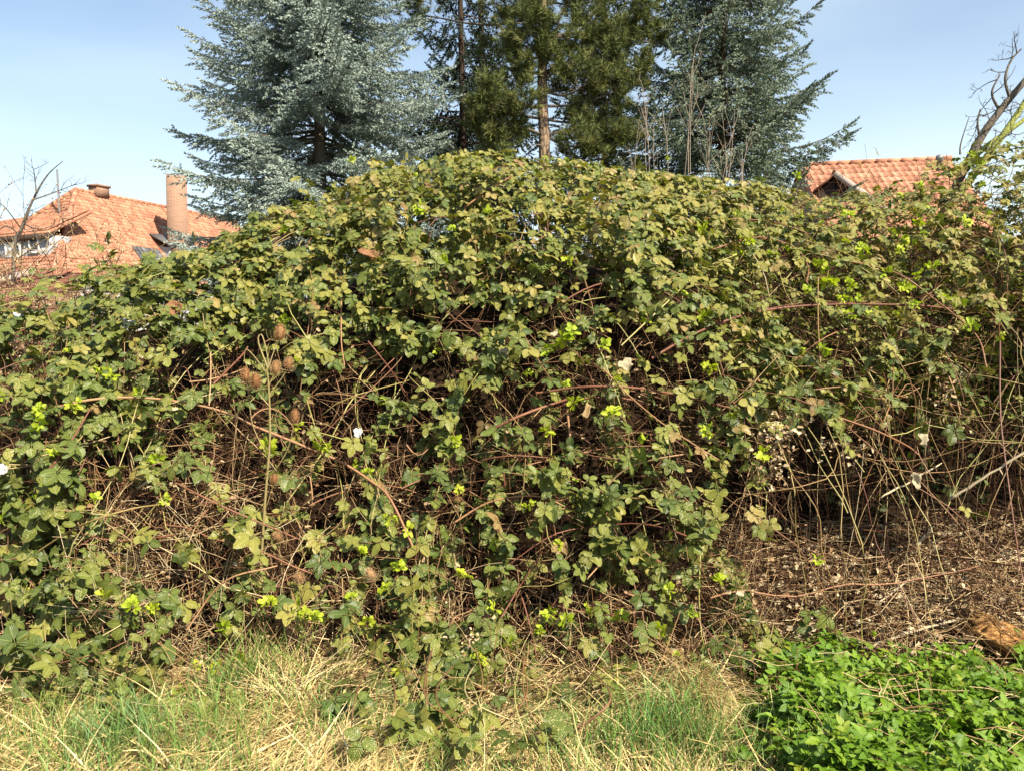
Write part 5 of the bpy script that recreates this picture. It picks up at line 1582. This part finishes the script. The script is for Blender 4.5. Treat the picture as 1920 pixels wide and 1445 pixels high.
# ------------------------------------------------------------------ teasels
M['teasel_head'] = tint_material('teasel_head', [(0.0, (0.24, 0.115, 0.05)), (0.5, (0.32, 0.185, 0.09)), (1.0, (0.42, 0.31, 0.19))], nscale=120, rough=.8)
M['teasel_stem'] = tint_material('teasel_stem', [(0.0, (0.24, 0.19, 0.08)), (0.5, (0.22, 0.18, 0.08)), (1.0, (0.36, 0.29, 0.15))], nscale=60, rough=.65)
gt = np.random.default_rng(53)
def teasel_head(parent, c, ax, rad, ln, tone, sid):
    """spiny egg: a core under hundreds of stiff bristles, with long curved bracts below"""
    ax = nrm(np.asarray(ax, float))
    rad *= .86; ln *= 1.22
    fr_ = frame_from(ax[None], gt.normal(0, 1, (1, 3)))[0]
    s = Soup()
    th = np.linspace(.05, PI - .05, 9); ph = np.linspace(0, 2 * PI, 13)[:-1]
    V = np.array([[math.sin(a) * math.cos(b) * rad * .72, -math.cos(a) * ln * .46, math.sin(a) * math.sin(b) * rad * .72] for a in th for b in ph])
    Q = [(i * 12 + k, i * 12 + (k + 1) % 12, (i + 1) * 12 + (k + 1) % 12, (i + 1) * 12 + k) for i in range(8) for k in range(12)]
    s.add(V @ fr_.T + c, Q, None, None, tone)
    n = 420
    i = np.arange(n) + .5
    y = 1 - 2 * i / n; az = PI * (1 + 5 ** .5) * i
    rr_ = np.sqrt(1 - y * y)
    b = np.stack([rr_ * np.cos(az) * rad * .70, y * ln * .45, rr_ * np.sin(az) * rad * .70], -1)
    d = nrm(np.stack([rr_ * np.cos(az), y * .6 + .55, rr_ * np.sin(az)], -1) + gt.normal(0, .12, (n, 3)))
    L = rad * .62 * gt.uniform(.7, 1.25, n)
    sd = nrm(np.cross(d, gt.normal(0, 1, (n, 3)))) * rad * .045
    V = np.stack([b - sd, b + sd, b + d * L[:, None]], 1).reshape(-1, 3)
    s.add(V @ fr_.T + c, None, np.arange(n * 3).reshape(-1, 3), None, np.repeat(np.clip(tone + gt.uniform(0, .5, n), 0, 1), 3))
    h = part('seed_head', s, M['teasel_head'], parent)
    br = Soup()
    for k in range(9):
        a = k * 2 * PI / 9 + gt.normal(0, .15)
        o = np.array([math.cos(a), 0, math.sin(a)])
        Lb = rad * gt.uniform(1.6, 3.0)
        p = np.array([o * rad * .2 + [0, -ln * .5, 0], o * (rad * .2 + Lb * .45) + [0, -ln * .52, 0], o * (rad * .2 + Lb * .75) + [0, -ln * .3, 0], o * (rad * .2 + Lb * .85) + [0, ln * .15, 0]])
        br.tubes(smoothpath(p, 7) @ fr_.T + c, np.linspace(.0012, .0004, 7), 3, .8)
    part('bracts', br, M['teasel_stem'], h, kind='stuff')
def teasel(lab, Y, stem_pts, r0, heads, sides=()):
    P = smoothpath([at(px, py, Y + dy) for px, py, dy in stem_pts], 28)
    root = thing('teasel_plant', lab, 'teasel', P[0])
    s = Soup().tubes(P, np.linspace(r0, r0 * .55, 28), 7, 0.0)
    for q in range(60):
        i = int(gt.integers(1, 27)); d = nrm(gt.normal(0, 1, 3)); s.add([P[i] - [0, 0, r0 * .4], P[i] + [0, 0, r0 * .4], P[i] + d * r0 * 1.9], None, [(0, 1, 2)], None, .2)
    part('stem', s, M['teasel_stem'], root)
    for pts, rs_ in sides:
        part('side_stem', Soup().tubes(smoothpath([at(px, py, Y + dy) for px, py, dy in pts], 14), np.linspace(rs_, rs_ * .6, 14), 5, 0.0), M['teasel_stem'], root)
    for (px, py, dy, ax, rad, ln, tone) in heads:
        teasel_head(root, at(px, py, Y + dy), ax, rad, ln, tone, 0)
    return root
Yt = 3.70
teasel('tall dead teasel with a cluster of spiny heads and looped stalks at its top', Yt, [(478, 1245, 0), (488, 1080, 0), (497, 940, 0), (506, 820, 0), (504, 730, 0), (500, 690, 0)], .0075,
       [(525, 624, 0, (.1, 0, 1), .030, .062, .0), (479, 715, -.03, (.1, -.2, 1), .031, .062, .05), (460, 703, .03, (-.2, .1, 1), .028, .055, .1), (541, 682, 0, (.25, 0, 1), .026, .05, .35), (517, 690, .02, (.15, .2, 1), .028, .055, .35)],
       [([(502, 690, 0), (484, 640, 0), (491, 628, 0), (500, 660, 0), (504, 688, 0)], .004), ([(500, 700, 0), (478, 670, 0), (462, 655, 0), (458, 672, 0), (464, 690, 0)], .003), ([(503, 690, 0), (513, 660, 0), (521, 640, 0)], .003),
        ([(505, 740, 0), (526, 712, 0), (540, 690, 0)], .003), ([(504, 760, 0), (487, 740, 0), (480, 726, -.02)], .003), ([(505, 720, 0), (513, 705, .01), (517, 698, .02)], .003), ([(504, 860, .02), (475, 800, .03), (466, 740, .03), (462, 715, .03)], .0025)])
teasel('slim teasel with one brown head on a bent stalk right of the tallest teasel', 3.8, [(500, 900, .03), (520, 875, 0), (540, 840, 0), (550, 800, 0)], .0032, [(553, 780, 0, (.05, 0, 1), .024, .058, .0)])
teasel('short teasel with a small brown head beside the tall stem, at half its height', 3.82, [(486, 1010, .02), (500, 950, 0), (511, 912, 0)], .003, [(514, 898, 0, (.1, -.1, 1), .022, .045, .05)])
teasel('low teasel with two pale round heads on dark stalks near the grass', 3.70, [(566, 1260, 0), (567, 1180, 0), (563, 1120, 0), (560, 1098, 0)], .003, [(561, 1083, 0, (0, -.8, .6), .030, .050, .45), (543, 1186, -.05, (0, -.9, .4), .034, .05, .5)],
       [([(560, 1240, 0), (556, 1210, -.03), (546, 1192, -.04)], .0025)])
teasel('low teasel with one faded head among leaves left of the second low one', 3.74, [(530, 1120, .02), (528, 1060, 0), (522, 1020, 0)], .003, [(521, 1007, 0, (-.1, -.6, .8), .027, .048, .4)])
teasel('pale ragged teasel head leaning over leaves in the lower middle', 3.72, [(720, 1150, .03), (712, 1110, 0), (702, 1092, 0)], .003, [(695, 1076, 0, (-.5, -.3, .8), .028, .055, .6)])

# ------------------------------------------------------------------ pale scraps, single dead leaves, rotten log, sticks
def crumple(g, w, h, n=7, amp=.25, fold=0.0):
    u = np.linspace(-1, 1, n)
    V = []
    ph = g.random(6) * 6
    for j in range(n):
        for i in range(n):
            edge_ = 1 + .16 * math.sin(3 * math.atan2(u[j], u[i] + 1e-6) + ph[0]) + .1 * math.sin(7 * math.atan2(u[j], u[i] + 1e-6) + ph[1])
            z = amp * (math.sin(2.6 * u[i] + ph[2]) * math.cos(2.2 * u[j] + ph[3]) + .5 * math.sin(5.1 * u[i] + 4 * u[j] + ph[4])) + fold * u[i] ** 2 + g.normal(0, amp * .12)
            r_ = 1 - .22 * (u[i] * u[j]) ** 2
            V.append((u[i] * w * edge_ * r_, u[j] * h * edge_ * r_, z * min(w, h)))
    Q = [(j * n + i, j * n + i + 1, (j + 1) * n + i + 1, (j + 1) * n + i) for j in range(n - 1) for i in range(n - 1)]
    return np.array(V), np.array(Q)
gp = np.random.default_rng(61)
M['white_scrap'] = plain('white_scrap', (0.38, 0.38, 0.39), .45, .4, 20, .12)
M['pale_scrap'] = plain('pale_scrap', (0.29, 0.25, 0.165), .7, .2, 30, .3)
M['tan_leaf'] = plain('tan_leaf', (0.28, 0.20, 0.10), .75, .15, 35, .4)
M['brown_leaf'] = plain('brown_leaf', (0.20, 0.10, 0.05), .75, .15, 35, .4)
def scrap(name, lab, cat, px, py, wpx, hpx, mat, off=.14, tilt=(0, -1, .35), roll=0.0, amp=.3, fold=.5, ground=False):
    if ground:
        dd = ray(px, py); Yg = 4.0
        for _ in range(20):
            p = at(px, py, Yg); Yg += .5 * (p[2] - ground_z(p[0], p[1]) - .04) / (-dd[2])
        c = at(px, py, Yg)
    else:
        c = face_at(px, py, off)
    k = c[1] / FOC
    V, Q = crumple(gp, wpx * k * .42, hpx * k * .42, 8, amp, fold)
    n = nrm(np.array(tilt, float)); x = np.array([math.cos(roll), 0, math.sin(roll)]); f = np.cross(n, x)
    fr_ = frame_from(f[None], n[None])[0]
    me = mesh_from(name, V, Q, smooth=True, mat=mat)
    o = bpy.data.objects.new(name, me); COL.objects.link(o)
    Mt = Matrix.Identity(4)
    for a in range(3):
        for b in range(3):
            Mt[b][a] = float(fr_[b, a])
    Mt.translation = Vector(c.tolist()); o.matrix_world = Mt
    md = o.modifiers.new('solid', 'SOLIDIFY'); md.thickness = .0012
    return tag(o, lab, cat)
scrap('plastic_scrap', 'crumpled white plastic scrap lying on leaves at the far left', 'litter', 240, 608, 38, 22, M['white_scrap'], .16, (0, -1, .7))
scrap('paper_scrap', 'small white scrap standing among leaves right of the teasel heads', 'litter', 671, 811, 17, 22, M['white_scrap'], .14, (.2, -1, .2))
scrap('paper_scrap', 'pale torn scrap hanging below the reddish cane at centre right', 'litter', 1172, 684, 32, 26, M['pale_scrap'], .16, (.2, -1, .4), .5)
scrap('petal', 'small cream petal caught in leaves left of the pale torn scrap', 'petal', 945, 660, 20, 18, M['pale_scrap'], .16, (0, -1, .4))
scrap('petal', 'small cream petal among leaves just above the reddish cane', 'petal', 1040, 626, 17, 13, M['pale_scrap'], .16, (0, -1, .4), .6)
scrap('paper_scrap', 'white scrap half out of the picture at the left edge', 'litter', 4, 880, 22, 24, M['white_scrap'], .18, (.3, -1, .3))
scrap('plastic_scrap', 'thin white plastic strip in the dry shrub at the far left', 'litter', 35, 592, 24, 10, M['white_scrap'], .16, (0, -1, .5), -.2)
scrap('dead_leaf', 'long curled tan leaf hanging at the edge of the grass, lower middle', 'dead leaf', 956, 1312, 26, 72, M['tan_leaf'], .16, (.5, -1, .1), .12, .2, 1.0)
scrap('dead_leaf', 'crumpled greyish white leaf lying at the grass, under the long tan leaf', 'dead leaf', 952, 1368, 30, 34, M['pale_scrap'], .22, (.2, -1, .6), 0, .4, .4)
scrap('dead_leaf', 'pale folded leaf hanging on a stem in the dark hollow', 'dead leaf', 1714, 902, 22, 36, M['pale_scrap'], .14, (.3, -1, .2), .3, .35, .8)
scrap('dead_leaf', 'small pale leaf hanging high in the dark hollow', 'dead leaf', 1728, 822, 24, 26, M['pale_scrap'], .14, (.3, -1, .2), -.3, .35, .6)
scrap('dead_leaf', 'large pale crumpled leaf on the slope at the right edge', 'dead leaf', 1886, 1052, 66, 46, M['pale_scrap'], .2, (.1, -.8, .8), .25, .3, .5, ground=True)
scrap('dead_leaf', 'tan leaf on the slope left of the large pale leaf', 'dead leaf', 1826, 1026, 26, 22, M['tan_leaf'], .2, (-.2, -.8, .7), .2, .35, .6, ground=True)
scrap('dead_leaf', 'upright pale leaf low on the litter slope beside the bramble', 'dead leaf', 1505, 1203, 30, 34, M['pale_scrap'], .2, (-.2, -1, .4), .4, .35, .8, ground=True)
scrap('dead_leaf', 'red brown leaf lying at the upper edge of the ground elder', 'dead leaf', 1727, 1220, 20, 17, M['brown_leaf'], .2, (0, -.8, .8), 0, .3, .5, ground=True)
scrap('dead_leaf', 'orange brown leaf at the far left beside pale stems', 'dead leaf', 8, 1108, 22, 40, M['brown_leaf'], .16, (.3, -1, .2), 0, .3, .5)
scrap('dead_leaf', 'crisp russet leaves drooping in the upper left foliage', 'dead leaf', 325, 578, 36, 30, M['brown_leaf'], .18, (.2, -1, .5), .4, .4, .6)
scrap('dead_leaf', 'brown leaf hanging beneath the rim of the shaded gap, upper middle', 'dead leaf', 690, 475, 38, 20, M['brown_leaf'], .16, (.2, -1, .5), -.2, .4, .6)
scrap('dead_leaf', 'round pinkish leaf among stems above the ground elder', 'dead leaf', 1388, 1112, 18, 12, M['pale_scrap'], .16, (0, -1, .5), 0, .2, .3)
scrap('dead_leaf', 'bent tan leaf tangled where the reddish canes cross, centre', 'dead leaf', 1098, 770, 14, 34, M['tan_leaf'], .12, (.4, -1, .1), -.3, .3, 1.0)

# rotten log at the right edge
A = at(1822, 1168, 3.86); B = at(2010, 1262, 3.55)
axl = nrm(B - A); L = np.linalg.norm(B - A)
fr_ = frame_from(axl[None], np.array([[0, 0, 1.0]]))[0]
n, m_ = 20, 26
V = []
for i in range(n):
    for k in range(m_):
        a = k * 2 * PI / m_
        rr_ = .085 * (1 + .16 * math.sin(3 * a + 1) + .10 * math.sin(8 * a + i * .25) + .07 * math.sin(17 * a + .6 * i)) * (np.interp(i / n, [0, .12, 1], [.62, 1, 1.05]))
        V.append((math.cos(a) * rr_, i / (n - 1) * L + (.05 * math.sin(5 * a) + gp.normal(0, .012)) * (i == 0), math.sin(a) * rr_ * .8))
V = np.array(V) @ fr_.T + A
Q = [(i * m_ + k, i * m_ + (k + 1) % m_, (i + 1) * m_ + (k + 1) % m_, (i + 1) * m_ + k) for i in range(n - 1) for k in range(m_)]
V = np.concatenate([V, [A + axl * .03]])
T = [(k, len(V) - 1, (k + 1) % m_) for k in range(m_)]
lm, nt, out = new_mat('rotten_wood')
g_ = nt.nodes.new('ShaderNodeNewGeometry'); mp_ = nt.nodes.new('ShaderNodeMapping')
mp_.inputs['Rotation'].default_value = (0, R(-25), R(35)); mp_.inputs['Scale'].default_value = (6, 70, 70)
nt.links.new(g_.outputs['Position'], mp_.inputs['Vector'])
nz_ = noise(nt, 1.0, 5, .65, mp_.outputs['Vector'])
cr_ = ramp(nt, [(.3, (.10, .045, .018)), (.5, (.34, .17, .06)), (.68, (.50, .33, .14))])
nt.links.new(nz_, cr_.inputs['Fac'])
nt.links.new(bsdf(nt, cr_.outputs['Color'], .9, .1, bump(nt, nz_, 1.0, .02)), out.inputs['Surface'])
log = thing('rotten_log', 'rotten orange brown log with frayed fibres at the right edge', 'log', (A[0] + .1, A[1] - .1, ground_z(A[0], A[1])))
part('wood', mesh_from('wood', V, Q, T, smooth=True, mat=lm), lm, log)
fb_ = Soup()
K = 260
u = gp.random(K); a = gp.uniform(0, 2 * PI, K)
c = A + axl * (u * L)[:, None] + (np.stack([np.cos(a) * .09, np.zeros(K), np.sin(a) * .075], -1) @ fr_.T)
P = c[:, None] + (axl * -1)[None, None] * (gp.uniform(.03, .16, K)[:, None] * np.linspace(-.5, .5, 4))[..., None] + gp.normal(0, .006, (K, 4, 3))
fb_.tubes(P, np.linspace(.0018, .0008, 4), 3, gp.random(K))
part('fibres', fb_, M['rotten_fibre'] if 'rotten_fibre' in M else M.setdefault('rotten_fibre', tint_material('rotten_fibre', [(0, (.25, .11, .04)), (1, (.5, .33, .14))])), log, kind='stuff')

# larger loose sticks
M['pale_wood'] = plain('pale_wood', (0.46, 0.38, 0.26), .8, .15, 30, .4)
for lab, pts, Y0, Y1, r0 in (('thick pale stick leaning across the dark hollow to the right edge', [(1778, 937), (1850, 892), (1935, 838)], 4.25, 4.1, .0085),
                             ('broken pale stick left of the thick leaning one in the hollow', [(1650, 932), (1700, 905), (1765, 868)], 4.35, 4.4, .006),
                             ('long light stick lying just above the ground elder', [(1600, 1222), (1690, 1190), (1790, 1162)], 3.78, 3.86, .008),
                             ('short knobbly brown stick on the slope below the hollow', [(1718, 1022), (1735, 1002), (1752, 985)], 4.9, 4.95, .011),
                             ('slanting stick on the litter slope in the middle', [(1640, 1135), (1680, 1105), (1705, 1085)], 4.1, 4.25, .007),
                             ('pale bare stick lying in dry stems at the left', [(258, 915), (300, 890), (335, 884)], 3.9, 3.85, .009),
                             ('straight dry stick slanting in the lower right bramble edge', [(1300, 1350), (1250, 1390), (1190, 1405)], 3.2, 3.15, .004),
                             ('broken brown stick poking into the grass, lower middle', [(800, 1345), (850, 1330), (885, 1318)], 3.3, 3.35, .006)):
    pp = [at(px, py, Y0 + (Y1 - Y0) * i / (len(pts) - 1)) for i, (px, py) in enumerate(pts)]
    P = smoothpath(pp, 12) + gp.normal(0, .002, (12, 3))
    s = Soup().tubes(P, np.linspace(r0, r0 * .7, 12) * (1 + .12 * gp.normal(0, 1, 12)), 7, cap=True)
    b = thing('stick', lab, 'stick', P[0])
    part('wood', s, M['pale_wood'], b, smooth=True)
    kn = Soup()
    for q in range(3):
        i = int(gp.integers(2, 10)); d = nrm(gp.normal(0, 1, 3))
        kn.tubes(np.array([P[i], P[i] + d * r0 * 3, P[i] + d * r0 * 5 + gp.normal(0, .003, 3)]), np.array([r0 * .5, r0 * .35, r0 * .2]), 4, cap=True)
    part('side_twigs', kn, M['pale_wood'], b)
print('SPRIGS', nspr, 'LEAVES', len(LP), 'TRIS', sum(len(m.loops) - 2 * len(m.polygons) for m in bpy.data.meshes))
